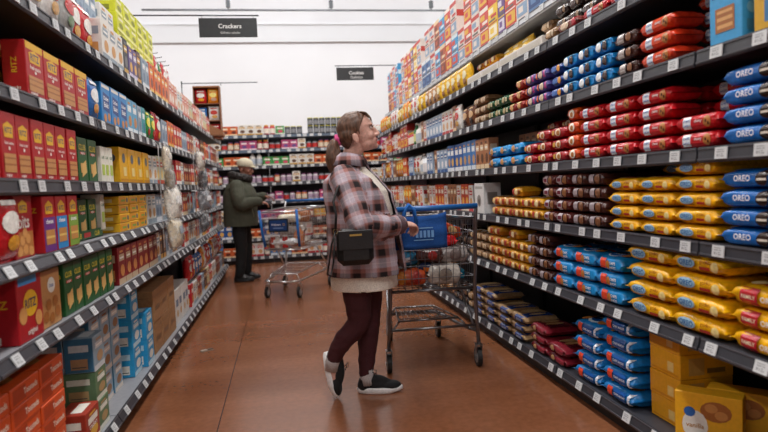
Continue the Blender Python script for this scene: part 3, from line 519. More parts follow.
# ------------------------------------------------------------------ stocking
LW = {'L': ['lowest', 'second-lowest', 'third-lowest', 'third-highest', 'second-highest', 'top'],
      'R': ['lowest', 'second-lowest', 'third-lowest', 'middle', 'third-highest', 'second-highest', 'top'],
      'B': ['lowest', 'second-lowest', 'third-lowest', 'fourth-lowest', 'fourth-highest', 'third-highest', 'second-highest', 'top']}
UP = ['bottom', 'second up', 'third up', 'fourth up', 'fifth up', 'sixth up', 'seventh up', 'eighth up']
CNT = {}
def put(S, k, key, y0, y1=None, n=None, st=1, off=.02, gap=.004, dy=0, deep=1, z0=0.0, jit=1.0, top=0, pre='', var=0):
    """a run of columns of one kind, from y0 to y1 along shelf k of side S"""
    me, w_, h_, d, name, cat, desc = K[key]
    sc = 1.0
    if S == 'L':   # the cracker cartons are drawn a little under size
        sc = 1.0875; w_ *= sc; h_ *= sc; d *= sc; y0 *= sc; z0 *= sc; off *= sc
        if y1 is not None: y1 *= sc
    desc = (pre + ' ' + desc).strip(); off = max(off, .016 if S != 'L' else .018)
    pitch = w_ + gap
    if n is None: n = max(1, int((y1-y0+.012)/pitch)); pitch = max(pitch, (y1-y0)/n) if (y1-y0)/n < pitch*1.35 else pitch
    z = {'L': LZ, 'R': RZ, 'B': BZ}[S][k] + .0015 + z0
    side = {'L': 'left', 'R': 'right', 'B': 'back'}[S]
    for r in range(deep):
        dd = ('rear ' if r else '') + desc if r < 2 else 'hindmost ' + desc
        for i in range(n):
            c = CNT[(S, k, dd)] = CNT.get((S, k, dd), 0) + 1
            y = y0 + pitch*(i+.5)
            m_ = st - (1 if (r == 0 and top and i >= n-top) else 0) - (random.choice((0, 0, var)) if var else 0)
            for j in range(max(1, m_)):
                o = bpy.data.objects.new(name, me); COL.objects.link(o)
                jx = random.uniform(-.0015, .004)*jit; jy = random.uniform(-.0015, .0015)*jit; ja = random.uniform(-.006, .006)*jit*(5 if 'pack' in name and 'box' not in name else 1)
                o.scale = (sc, sc, sc)
                dep = off + r*(d+.006) + jx
                if S == 'L': o.location = (LX-dep, y+jy, z+j*h_); o.rotation_euler = (0, 0, pi/2+ja)
                elif S == 'R': o.location = (RX+dep, y+jy, z+j*h_); o.rotation_euler = (0, 0, -pi/2+ja)
                else: o.location = (y+jy, BYY+dep, z+j*h_); o.rotation_euler = (0, 0, ja)
                frm = 'from left' if S == 'B' else 'from camera'
                if max(1, m_) > 1: lab = '%s, %s in %s stack along %s %s shelf' % (dd, UP[j], ORD[c-1], LW[S][k], side)
                else: lab = '%s, %s %s on %s %s shelf' % (dd, ORD[c-1], frm, LW[S][k], side)
                tag(o, lab, cat, '%s on the %s %s shelf' % (desc, LW[S][k], side))
def mix(S, k, keys, y0, y1, **kw):
    y = y0; i = 0
    while True:
        key = keys[i % len(keys)]; w_ = K[key][1]
        if y + w_ + .004 > y1: break
        nn = random.choice((1, 2, 2, 3)) if len(keys) > 2 else 2
        nn = max(1, min(nn, int((y1-y)/(w_+.004))))
        put(S, k, key, y, n=nn, **kw); y += nn*(w_+.004) + .002; i += 1

# left side, from the floor up (y measured along the aisle)
E_ = 8.45
put('L', 0, 'orflat', 1.475, n=4, st=7, off=.03, gap=.008, deep=1)
put('L', 0, 'gn2', 2.70, n=1, st=2, off=.03, gap=.005, deep=2); put('L', 0, 'blu', 2.70, n=1, st=1, off=.03, z0=.262, deep=2, pre='upper')
put('L', 0, 'smallr', 2.50, n=1, st=1, off=.0)
put('L', 0, 'ltw', 2.87, n=3, st=3, off=.10, deep=2, gap=.02)
put('L', 0, 'tbl', 3.47, n=1, st=3, off=.06); put('L', 0, 'tbl', 3.66, n=1, st=2, off=.03)
put('L', 0, 'kraft', 3.92, n=3, st=2, off=.04); put('L', 0, 'whcase', 4.72, n=4, st=1, off=.05)
mix('L', 0, ['rdw', 'wht', 'dkr', 'gry', 'brn', 'rye'], 5.45, E_, off=.04, deep=2); mix('L', 0, ['bred', 'bblu', 'borg', 'bwht'], 5.45, E_, off=.04, z0=.215, pre='stacked')
put('L', 1, 'fsn', 1.55, n=2); put('L', 1, 'ritz', 1.99, n=1, off=.02); put('L', 1, 'ritz', 1.70, n=1, off=.06, gap=.03) if False else None
put('L', 1, 'tan', 2.19, n=1, off=.03); put('L', 1, 'club2', 2.42, n=6, off=.03, deep=2)
put('L', 1, 'dkr', 3.16, n=7, off=.03, deep=2); mix('L', 1, ['wht', 'brn', 'gry'], 4.17, 5.2, off=.05)
mix('L', 1, ['rdw', 'wht', 'dkr', 'gry', 'brn', 'pch', 'rdw', 'teal'], 5.2, E_, off=.03)
put('L', 2, 'bred', 1.72, n=2, off=.0, pre='puffy'); put('L', 2, 'bits', 2.05, n=1, off=.04); 
put('L', 2, 'rp', 2.235, n=1, off=.02); put('L', 2, 'rb', 2.36, n=1, off=.02); put('L', 2, 'rg', 2.485, n=1, off=.02)
put('L', 2, 'bits', 2.22, n=2, off=.14, pre='inner')
put('L', 2, 'clubw', 3.06, n=1, off=.06, z0=.03)
put('L', 2, 'flaty', 3.26, n=3, st=4, off=.03, gap=.01, deep=2)
put('L', 2, 'wht', 4.0, n=2, off=.05); mix('L', 2, ['gry', 'wht'], 4.3, 5.1, off=.06); mix('L', 2, ['rdw', 'dkr', 'bwht', 'gry', 'brn', 'rdw', 'wht'], 5.1, E_, off=.03)
put('L', 3, 'fsn', 1.62, n=9, off=.02, gap=.009, deep=1); put('L', 3, 'fsn', 1.62, n=8, off=.13, pre='inner')
put('L', 3, 'club', 2.70, n=2, off=.04, gap=.02); put('L', 3, 'clubw', 3.01, n=3, off=.03); put('L', 3, 'club', 2.72, n=3, off=.16, pre='inner')
put('L', 3, 'oval', 3.34, n=4, off=.03, gap=.012, deep=2)
mix('L', 3, ['wht', 'rye', 'gry'], 4.1, 5.0, off=.05); mix('L', 3, ['rdw', 'wht', 'dkr', 'rdw', 'brn', 'bwht', 'rye', 'gry'], 5.0, E_, off=.03)
put('L', 4, 'yb', 1.74, n=4, off=.11, gap=.006); put('L', 4, 'fs', 1.86, n=2, off=.10, gap=.008, pre='inner') if False else None
put('L', 4, 'fs', 2.19, n=4, off=.02, gap=.010); put('L', 4, 'yb', 2.2, n=5, off=.12, gap=.02, pre='inner')
put('L', 4, 'bblu', 2.87, n=1, off=.02, pre='small'); put('L', 4, 'cib', 3.08, n=3, off=.03); put('L', 4, 'ltb', 3.56, n=2, off=.03)
put('L', 4, 'gry', 3.81, n=1, off=.03); put('L', 4, 'teal', 3.92, n=1, off=.03); put('L', 4, 'bgrn', 4.03, n=2, off=.03); put('L', 4, 'bred', 4.36, n=1, off=.03); put('L', 4, 'gry', 4.55, n=2, off=.03)
mix('L', 4, ['org', 'rdw', 'gry', 'rdw', 'dkr', 'wht', 'bwht', 'brn'], 4.77, E_, off=.03)
put('L', 5, 'bgry', 1.75, n=3, off=.03); put('L', 5, 'bwht', 2.26, n=2, off=.02); put('L', 5, 'bgry', 2.6, n=1, off=.02); put('L', 5, 'bred', 2.77, n=2, off=.05); 
put('L', 5, 'borg', 2.95, n=1, off=.14); put('L', 5, 'wht', 3.12, n=3, off=.02); put('L', 5, 'gry', 3.12, n=3, st=2, off=.12, pre='inner')
put('L', 5, 'blk', 3.52, n=1, off=.02); put('L', 5, 'pur', 3.63, n=2, off=.02); put('L', 5, 'brn', 3.84, n=1, off=.02); put('L', 5, 'gry', 3.96, n=2, off=.02)
put('L', 5, 'lemon', 3.80, n=6, st=5, off=.11, gap=.006)
put('L', 5, 'org', 4.18, n=5, off=.02, gap=.01); mix('L', 5, ['pch', 'wht', 'pch', 'rye', 'rdw'], 4.85, 7.5, off=.02)
put('L', 5, 'wht', 3.5, n=2, st=2, off=.12, pre='inner')
put('L', 5, 'borg', 5.5, n=6, off=.12, z0=.0, pre='inner'); 
# right side
R_ = 9.2
put('R', 0, 'ybox', 1.2, n=2, st=3, off=.12, gap=.01); put('R', 0, 'redy', 1.50, n=1, off=.0, z0=.0) if False else None
put('R', 0, 'ybox', 2.24, n=1, st=4, off=.10, pre='stacked')
put('R', 0, 'cablk', 2.47, n=2, st=5, off=.03, gap=.02, var=1); put('R', 0, 'cablk', 2.70+.35, n=0) if False else None
put('R', 0, 'redf', 3.12, n=2, st=3, var=1, off=.02, gap=.01, deep=1); put('R', 0, 'tanb', 3.70, n=4, st=4, off=.02, deep=1, var=1)
mix('R', 0, ['tnp', 'dkp', 'btan'], 4.85, 6.5, off=.04, st=2); mix('R', 0, ['tnp', 'dkp', 'ylr'], 6.5, R_, off=.04, st=2)
put('R', 1, 'goldr', 1.30, n=2, st=3, off=.02, gap=.008); put('R', 1, 'goldb', 1.87, n=2, st=4, off=.02, gap=.0, top=0); put('R', 1, 'gold', 1.3, n=4, st=3, off=.28, pre='inner')
put('R', 1, 'cabl', 2.53, n=3, st=3, var=1, off=.02, gap=.01, deep=2); put('R', 1, 'cabls', 2.53, n=3, st=4, off=.02+.37, gap=.02, pre='hindmost') if False else None
put('R', 1, 'chb', 3.28, n=2, st=4, off=.02); put('R', 1, 'ylm', 3.63, n=2, st=4, var=1, off=.02); put('R', 1, 'ylr', 3.96, n=3, st=4, off=.02, var=1); put('R', 1, 'tnp', 4.4, n=3, st=3, off=.03)
mix('R', 1, ['dkp', 'chb', 'tnp'], 4.85, 6.5, off=.05, st=3, var=1); mix('R', 1, ['brk', 'dkp', 'tnp'], 6.5, R_, off=.05, st=2)
put('R', 2, 'oreo', 1.38, n=2, st=4, off=.0, gap=.006); put('R', 2, 'gold', 1.91, n=3, st=5, off=.02, gap=.004, top=2); put('R', 2, 'gold', 2.18, n=1, st=2, off=.06, z0=.29, pre='topmost') if False else None
put('R', 2, 'gold', 2.0, n=2, st=5, off=.20, pre='inner')
put('R', 2, 'chb', 2.66, n=2, st=4, var=1, off=.02); put('R', 2, 'chr_', 3.02, n=2, st=4, off=.02); put('R', 2, 'chb', 2.66, n=4, st=4, off=.19, pre='inner')
put('R', 2, 'ylm', 3.38, n=3, st=3, off=.02, var=1); put('R', 2, 'ylr', 3.87, n=3, st=2, off=.03, var=1); put('R', 2, 'panda', 4.42, n=1, off=.02)
mix('R', 2, ['r4', 'r3', 'r4', 'r5'], 4.8, 6.5, off=.06); mix('R', 2, ['r4', 'r3', 'bwht', 'r5', 'borg'], 6.5, R_, off=.03)
put('R', 3, 'oreo', 1.36, n=2, st=4, off=.0, gap=.006); put('R', 3, 'car', 1.89, n=1, st=2, off=.02); put('R', 3, 'car', 2.145, n=1, st=4, off=.02); put('R', 3, 'car', 1.9, n=2, st=4, off=.19, gap=.006, pre='inner')
put('R', 3, 'car', 2.40+.0, n=2, st=4, var=1, off=.02, gap=.004, pre='plump') ; put('R', 3, 'cao', 2.91, n=1, st=4, off=.02); put('R', 3, 'rdd', 3.04, n=3, st=3, var=1, off=.02)
put('R', 3, 'rdd', 3.04, n=3, st=4, off=.18, pre='inner'); put('R', 3, 'cabls', 3.66, n=3, st=2, off=.02); put('R', 3, 'r5', 3.66, n=5, off=.22, pre='inner')
mix('R', 3, ['r5', 'r1', 'r6', 'r1', 'r2'], 4.3, 6.0, off=.03); mix('R', 3, ['r2', 'j9', 'j4', 'bwht'], 6.0, 7.3, off=.03); mix('R', 3, ['r3', 'borg', 'r5', 'r2'], 7.3, R_, off=.03)
put('R', 4, 'gyel', 1.44, n=2, off=.0); put('R', 4, 'graham', 1.77, n=1, off=.0); put('R', 4, 'graham', 1.76, n=1, off=.11, pre='inner')
put('R', 4, 'caro', 2.12, n=1, st=3, off=.02); put('R', 4, 'caro', 1.97, n=1, st=4, off=.18, pre='inner'); put('R', 4, 'cabr', 2.37, n=1, st=3, off=.02); put('R', 4, 'cabr', 2.37, n=2, st=3, off=.18, pre='inner')
put('R', 4, 'blkb', 2.57, n=3, st=3, off=.02, var=1); put('R', 4, 'navy', 3.08, n=1, st=3, off=.03); put('R', 4, 'purp', 3.25, n=2, st=3, off=.02); put('R', 4, 'brk', 3.60, n=2, st=3, off=.02, var=1)
put('R', 4, 'navy', 2.74, n=3, st=4, var=1, off=.18, pre='inner'); put('R', 4, 'grp', 3.87, n=3, st=2, off=.03, var=1); put('R', 4, 'tnp', 4.32, n=2, st=3, off=.03, pre='low')
put('R', 4, 'bbrn', 4.62, n=2, off=.03); put('R', 4, 'bwht', 4.97, n=1, off=.0); mix('R', 4, ['r5', 'r4', 'r2', 'r2', 'r4'], 5.15, 6.5, off=.04); put('R', 4, 'j4', 6.52, n=2); put('R', 4, 'j3', 6.75, n=1); put('R', 4, 'j5', 6.86, n=3); mix('R', 4, ['t1', 'r3', 'r4', 'bred'], 7.2, R_, off=.03)
put('R', 5, 'car', 2.1, n=3, st=2, off=.03, gap=.005, top=1); put('R', 5, 'dkp', 2.87, n=3, st=3, off=.12, pre='inner'); put('R', 5, 'pinkb', 2.88, n=1, st=1, off=.0); put('R', 5, 'tnp', 3.12, n=1, off=.0)
put('R', 5, 'tray', 3.3, n=2, off=.0); put('R', 5, 'tnp', 3.35, n=3, st=3, off=.17, var=1); put('R', 5, 'byel', 3.83, n=3, off=.17); put('R', 5, 'tray', 4.02, n=2, off=.0)
put('R', 5, 'ylm', 4.3, n=4, st=3, off=.17, var=1); put('R', 5, 'byel', 4.75, n=6, off=.03); put('R', 5, 'btan', 5.75, n=3, off=.03); mix('R', 5, ['byel', 'bwht', 'byel', 'borg'], 6.3, R_, off=.03)
for lv, z0, keys in ((0, 0, ['t7', 't5', 't4', 't3', 't3', 't4', 't1', 't6', 't2', 't1', 't4', 't1', 't4', 't5', 't1']), (1, .292, ['t5', 't7', 't4', 't4', 't3', 't4', 't2', 't6', 't1', 't1', 't4', 't1', 't5', 't4', 't1'])):
    y = 2.75
    for i, key in enumerate(keys * 3):
        if y + K[key][1] > R_ - .02: break
        if not (lv and (i % 7 == 5)): put('R', 6, key, y, n=1, off=.15, z0=z0, pre=('lower', 'upper')[lv])
        y += K[key][1] + .006
# end of the aisle
B0, B1 = -1.35, 2.15
mix('B', 7, ['c2', 'c1', 'c5', 'c4', 'j5', 'c3', 'j6', 'j6', 'c3'], B0, .45, off=.04)
put('B', 7, 'c3', .02, n=1, pre='bigger', z0=0) if False else None
put('B', 7, 'j6', .46, n=9, st=2, off=.04); put('B', 7, 'j2', 1.35, n=4, off=.05)
mix('B', 6, ['c6', 'c4', 'j1', 'j7', 'c6', 'j5', 'j1'], B0, B1, off=.04)
mix('B', 5, ['c3', 'c5', 'j4', 'c3', 'c4', 'c5', 'c5'], B0, B1, off=.04)
mix('B', 4, ['j8', 'j1', 'j7', 'j8', 'c4', 'j8'], B0, B1, off=.04)
mix('B', 3, ['j8', 'j7', 'j8', 'c6', 'j1'], B0, B1, off=.04); mix('B', 3, ['j8', 'j7', 'j1'], .0, 1.0, off=.04, z0=.15, pre='stacked') if False else None
mix('B', 2, ['c6', 'c4', 'j5', 'c2', 'j7'], B0, B1, off=.04); mix('B', 1, ['c5', 'r6', 'j5', 'r4'], B0, B1, off=.04); mix('B', 0, ['r1', 'c5', 'r4', 'j5'], B0, B1, off=.04)
def sput(key, loc, rz, label, group=None, rx=0, ry=0, scale=1, cat=None, name=None):
    me, w_, h_, d, nm, ct, desc = K[key]
    o = inst(name or nm, me, None, loc, (rx, ry, rz)); o.scale = (scale,)*3
    return tag(o, label, cat or ct, group)
# ------------------------------------------------------------------ loose stock
sput('ystand', (RX+.11, 2.09, .1225), -pi/2+.75, 'upright golden cookie box with cookie picture, front one on lowest right shelf')
sput('ystand', (RX+.248, 2.08, .1225), -pi/2+.75, 'upright golden cookie box just behind the front one on lowest right shelf')
sput('redy', (RX+.06, 1.70, .1225), -pi/2+.2, 'yellow box with red band beside the upright golden boxes, lowest right shelf')
# club cracker tray
t = MB(); t.box(0, 0, 0, .50, .10, .004, '#1d5a2c|card'); t.box(0, 0, 0, .50, .003, .045, '#1d5a2c|card'); t.box(0, .097, 0, .50, .1, .045, '#1d5a2c|card'); t.box(0, .003, .004, .003, .097, .045, '#1d5a2c|card'); t.box(.497, .003, .004, .5, .097, .045, '#1d5a2c|card')
t.decor([('t', 'CLUB', -.25, .5, .16, '#e8d23a'), ('r', -.1, .25, .1, .75, '#c22626'), ('t', 'CLUB', .3, .5, .16, '#e8d23a')], lambda x, z: (.25+x, -.0008, z), .5, .045)
t.decor([('r', -.3, .3, .4, .8, '#8a5a2c')], lambda x, z: (-.0008, .05-x, z), .09, .045)
tag(t.obj('shipping_tray', None, (LX-.075, 2.855, LZ[2]+.0015), pi/2), 'green cardboard tray under the green cracker boxes on third-lowest left shelf', 'tray')
for i in range(3):
    sput('club', (LX-.085, 2.94+.15*i, LZ[2]+.008), pi/2, 'green cracker box standing %s in the green cardboard tray' % ('first', 'second', 'third')[i], 'green cracker boxes in the green tray')
# cardboard tray with slanted side high on the left run, and display case behind it
t = MB(); X0, X1, Y0, Y1 = -1.22, -.74, 8.25, 8.55; z0 = LZ[5]+.006
v = [(X0, Y0, z0), (X1, Y0, z0), (X1, Y0, z0+.06), (X0, Y0, z0+.33), (X0, Y1, z0), (X1, Y1, z0), (X1, Y1, z0+.06), (X0, Y1, z0+.33)]
v = [(x-(X0+X1)/2, y-Y0, z-z0) for x, y, z in v]
t.add(v, [(0,1,2,3), (5,4,7,6), (1,5,6,2), (4,0,3,7), (0,4,5,1)], '#9a6a48|kraft')
t.box(-.235, -.002, .0, .235, .0, .012, '#7a5236|kraft'); t.add([(p[0], p[1], p[2]-.02) for p in (v[3], v[2], v[6], v[7])], [(0,1,2,3)], '#7d5539|kraft')
tag(t.obj('cardboard_tray', None, ((X0+X1)/2, Y0, z0)), 'brown slant-cut cardboard tray jutting out high at the far left', 'tray')
t = empty('display_case', (-.98, 8.75, z0), 0, 'tall cardboard display case of snack bags at far end of left run', 'display case')
a = MB(); a.box(-.18, .2, 0, .18, .21, .74, '#8a5c40|kraft'); a.box(-.18, 0, 0, -.17, .2, .74, '#8a5c40|kraft'); a.box(.17, 0, 0, .18, .2, .74, '#8a5c40|kraft'); a.box(-.17, 0, .72, .17, .2, .74, '#9a6a48|kraft'); a.box(-.17, 0, 0, .17, .2, .01, '#8a5c40|kraft'); a.obj('carcass', t)
for z in (.25, .49): a = MB(); a.box(-.168, .005, z, .168, .195, z+.01, '#8a5c40|kraft'); a.obj('shelf', t)
for r, z in enumerate((.011, .262, .502)):
    for c in range(2):
        sput(('borg', 'bred', 'bblu', 'bwht', 'bred', 'borg')[r*2+c], (-.98-.085+.17*c, 8.80, z0+z), 0, '%s snack bag on the %s tier of the cardboard display case' % (('orange', 'red', 'blue', 'white', 'red', 'orange')[r*2+c], ('bottom', 'middle', 'top')[r]), scale=.92)
# wire rack on top of the left run
t = empty('wire_rack', (-.98, 5.25, LZ[5]+.0015), 0, 'black wire rack with snack bags hanging on it, above the crackers', 'rack')
a = MB()
for y in (0, .9): a.tube([(-.16, y, .004), (.1, y, .004)], .006, '#1c1c1f|paint'); a.tube([(-.12, y, 0), (-.12, y, .50)], .006, '#1c1c1f|paint')
for z in (.25, .50): a.tube([(-.12, 0, z), (-.12, .9, z)], .006, '#1c1c1f|paint')
a.obj('frame', t)
for i in range(5): a = MB(); a.tube([(-.12, .1+.18*i, .485), (-.03, .1+.18*i, .492), (-.027, .1+.18*i, .50)], .0035, '#1c1c1f|paint', 5); a.obj('hook', t)
for i in range(5):
    for j in range(2):
        key = ('bred', 'bred', 'bgn3', 'bred', 'bwht')[i] if j == 0 else ('bwht', 'bred', 'bgrn', 'bwht', 'borg')[i]
        me = K[key][0]
        o = inst('snack_bag', me, None, (-1.02 if j == 0 else -1.075, 5.35+.18*i, LZ[5]+.48-.225*1.25), (0, 0, pi/2)); o.scale = (.9, .6, 1.25)
        tag(o, '%s snack bag on %s hook of the wire rack, %s' % ({'bred': 'red', 'bgn3': 'dark green', 'bwht': 'white', 'bgrn': 'green', 'borg': 'orange'}[key], ORD[i], ('outer', 'inner')[j]), 'snack bag', 'snack bags on the wire rack')
# clip strips with hanging bags in front of the left shelves
def clear_bag(L_, A, B, film, stuff, seed, dark=None):
    random.seed(seed)
    a = MB(); me = pillow(L_, A, B, film, (), stand=True, name='hanging_bag', st='clear', n=2.2, wr=.09)
    a2 = pillow(L_*.86, A*.9, B*.86, stuff, [('r', -.25, .5, .3, .75, dark or '#e8e8e4'), ('e', .1, .35, .2, .1, '#7a4a3c')], stand=True, name='filling', st='film', n=2.2, wr=.08)
    return me, a2
def strip_of_bags(x, y, z_top, z_bot, bags, nm, lab):
    t = MB(); t.box(-.012, -.001, z_bot-z_top, .012, .001, 0, '#d8dadc|plastic'); t.tube([(0, -.001, 0), (0, .02, .02), (0, .05, .015)], .003, '#b8babd|metal', 5)
    tag(t.obj('clip_strip', None, (x, y, z_top), pi/2), 'white plastic strip holding the ' + lab + ' in front of the left shelves', 'clip strip')
    for i, (film, stuff, dk, L_, A, B, dz, dx) in enumerate(bags):
        me, a2 = clear_bag(L_, A, B, film, stuff, 40+i, dk)
        o = inst(nm, me, None, (x+.02+2*B+dx+.008, y, z_top-dz-L_), (random.uniform(-.05, .05), 0, pi/2+random.uniform(-.3, .3)))
        tag(o, 'clear bag of %s, %s down on the clip strip' % (lab, ORD[i]), 'bag', lab+' on the clip strip')
        inst('filling', a2, o, (0, B*.14, .015))
strip_of_bags(-.842, 4.42, 1.56, .84, [('#d9dad8', '#d9cdb8', '#e9e6de', .20, .065, .03, .0, 0), ('#dfe0de', '#9b968c', '#c8c5bc', .16, .09, .04, .16, 0), ('#e6e6e2', '#e9e4da', '#ffffff', .26, .12, .05, .28, .0), ('#dcdcda', '#dccfb4', '#8fa4b8', .24, .14, .055, .50, .0)], 'hanging_bag', 'cream coloured wraps')
strip_of_bags(-.842, 6.10, 1.62, .80, [('#e8e4e0', '#d8d4c8', '#c8322c', .18, .10, .04, .0, 0), ('#b8bcc0', '#44474c', '#b8bcc0', .20, .14, .05, .18, .0), ('#c8ccd0', '#5a5d62', '#e2e4e6', .22, .16, .055, .375, .0), ('#b8bcc0', '#3c3f44', '#c0c4c8', .20, .15, .05, .59, .0)], 'hanging_bag', 'dark grey plush toys')
random.seed(11)
# ------------------------------------------------------------------ aisle signs
def sign(xc, y, zc, w_, h_, txt, sub, x_from, label):
    t = empty('aisle_sign', (xc, y, zc-h_/2), 0, label, 'sign')
    a = MB(); a.box(-w_/2, 0, 0, w_/2, .012, h_, '#2e3134|plastic', .002)
    a.obj('board', t)
    for tx, cz, sz, c_ in ((txt, .58, .40, '#e6e8e8|paper'), (sub, .24, .34, '#b9bcbc|paper')):
        a = MB(); a.decor([('t', tx, .03, cz, sz, c_)], lambda x, z: (x, -.001, z), w_, h_); a.obj('lettering', t)
    a = MB(); zt = h_+.025
    a.tube([(x_from-xc, .006, zt), ((w_/2+.02)*(1 if x_from < xc else -1), .006, zt)], .007, '#6d7175|metal', 6); a.obj('arm', t)
    for x in (-w_/2+.03, w_/2-.03): a = MB(); a.tube([(x, .006, h_-.01), (x, .006, zt)], .004, '#a8abae|metal', 5); a.obj('hanger', t)
    a = MB(); a.tube([(x_from-xc, .006, zt+.01), (x_from-xc, .006, -(zc-h_/2)+2.0)], .01, '#6d7175|metal', 6); a.obj('post', t)
sign(-.415, 5.8, 2.728, .525, .175, 'Crackers', 'Galletas saladas', -1.33, 'charcoal aisle sign reading Crackers hung above the left run')
sign(1.085, 8.4, 2.765, .52, .175, 'Cookies', 'Galletas', 1.93, 'charcoal aisle sign reading Cookies hung near the right run')
t = empty('sign_arm', (-1.36, 9.15, 2.0), 0, 'bare metal sign arm reaching out above far end of left run', 'sign arm')
a = MB(); a.tube([(0, 0, .01), (0, 0, .83)], .01, '#6d7175|metal'); a.obj('post', t)
a = MB(); a.tube([(0, 0, .80), (1.08, 0, .80)], .007, '#6d7175|metal'); a.tube([(.55, 0, .80), (.55, 0, .76)], .005, '#6d7175|metal', 5); a.obj('arm', t)
# litter on the floor by the left run
t = MB(); t.box(-.05, -.018, 0, .05, .018, .006, '#8a7a6c|paper'); t.box(-.045, -.012, .006, .0, .012, .012, '#b8aea4|paper'); t.box(.01, -.01, .006, .045, .01, .014, '#5c4c42|paper')
tag(t.obj('paper_scrap', None, (-.64, 4.72, 0), .5), 'crumpled grey paper scrap on the floor by the left shelves', 'litter')

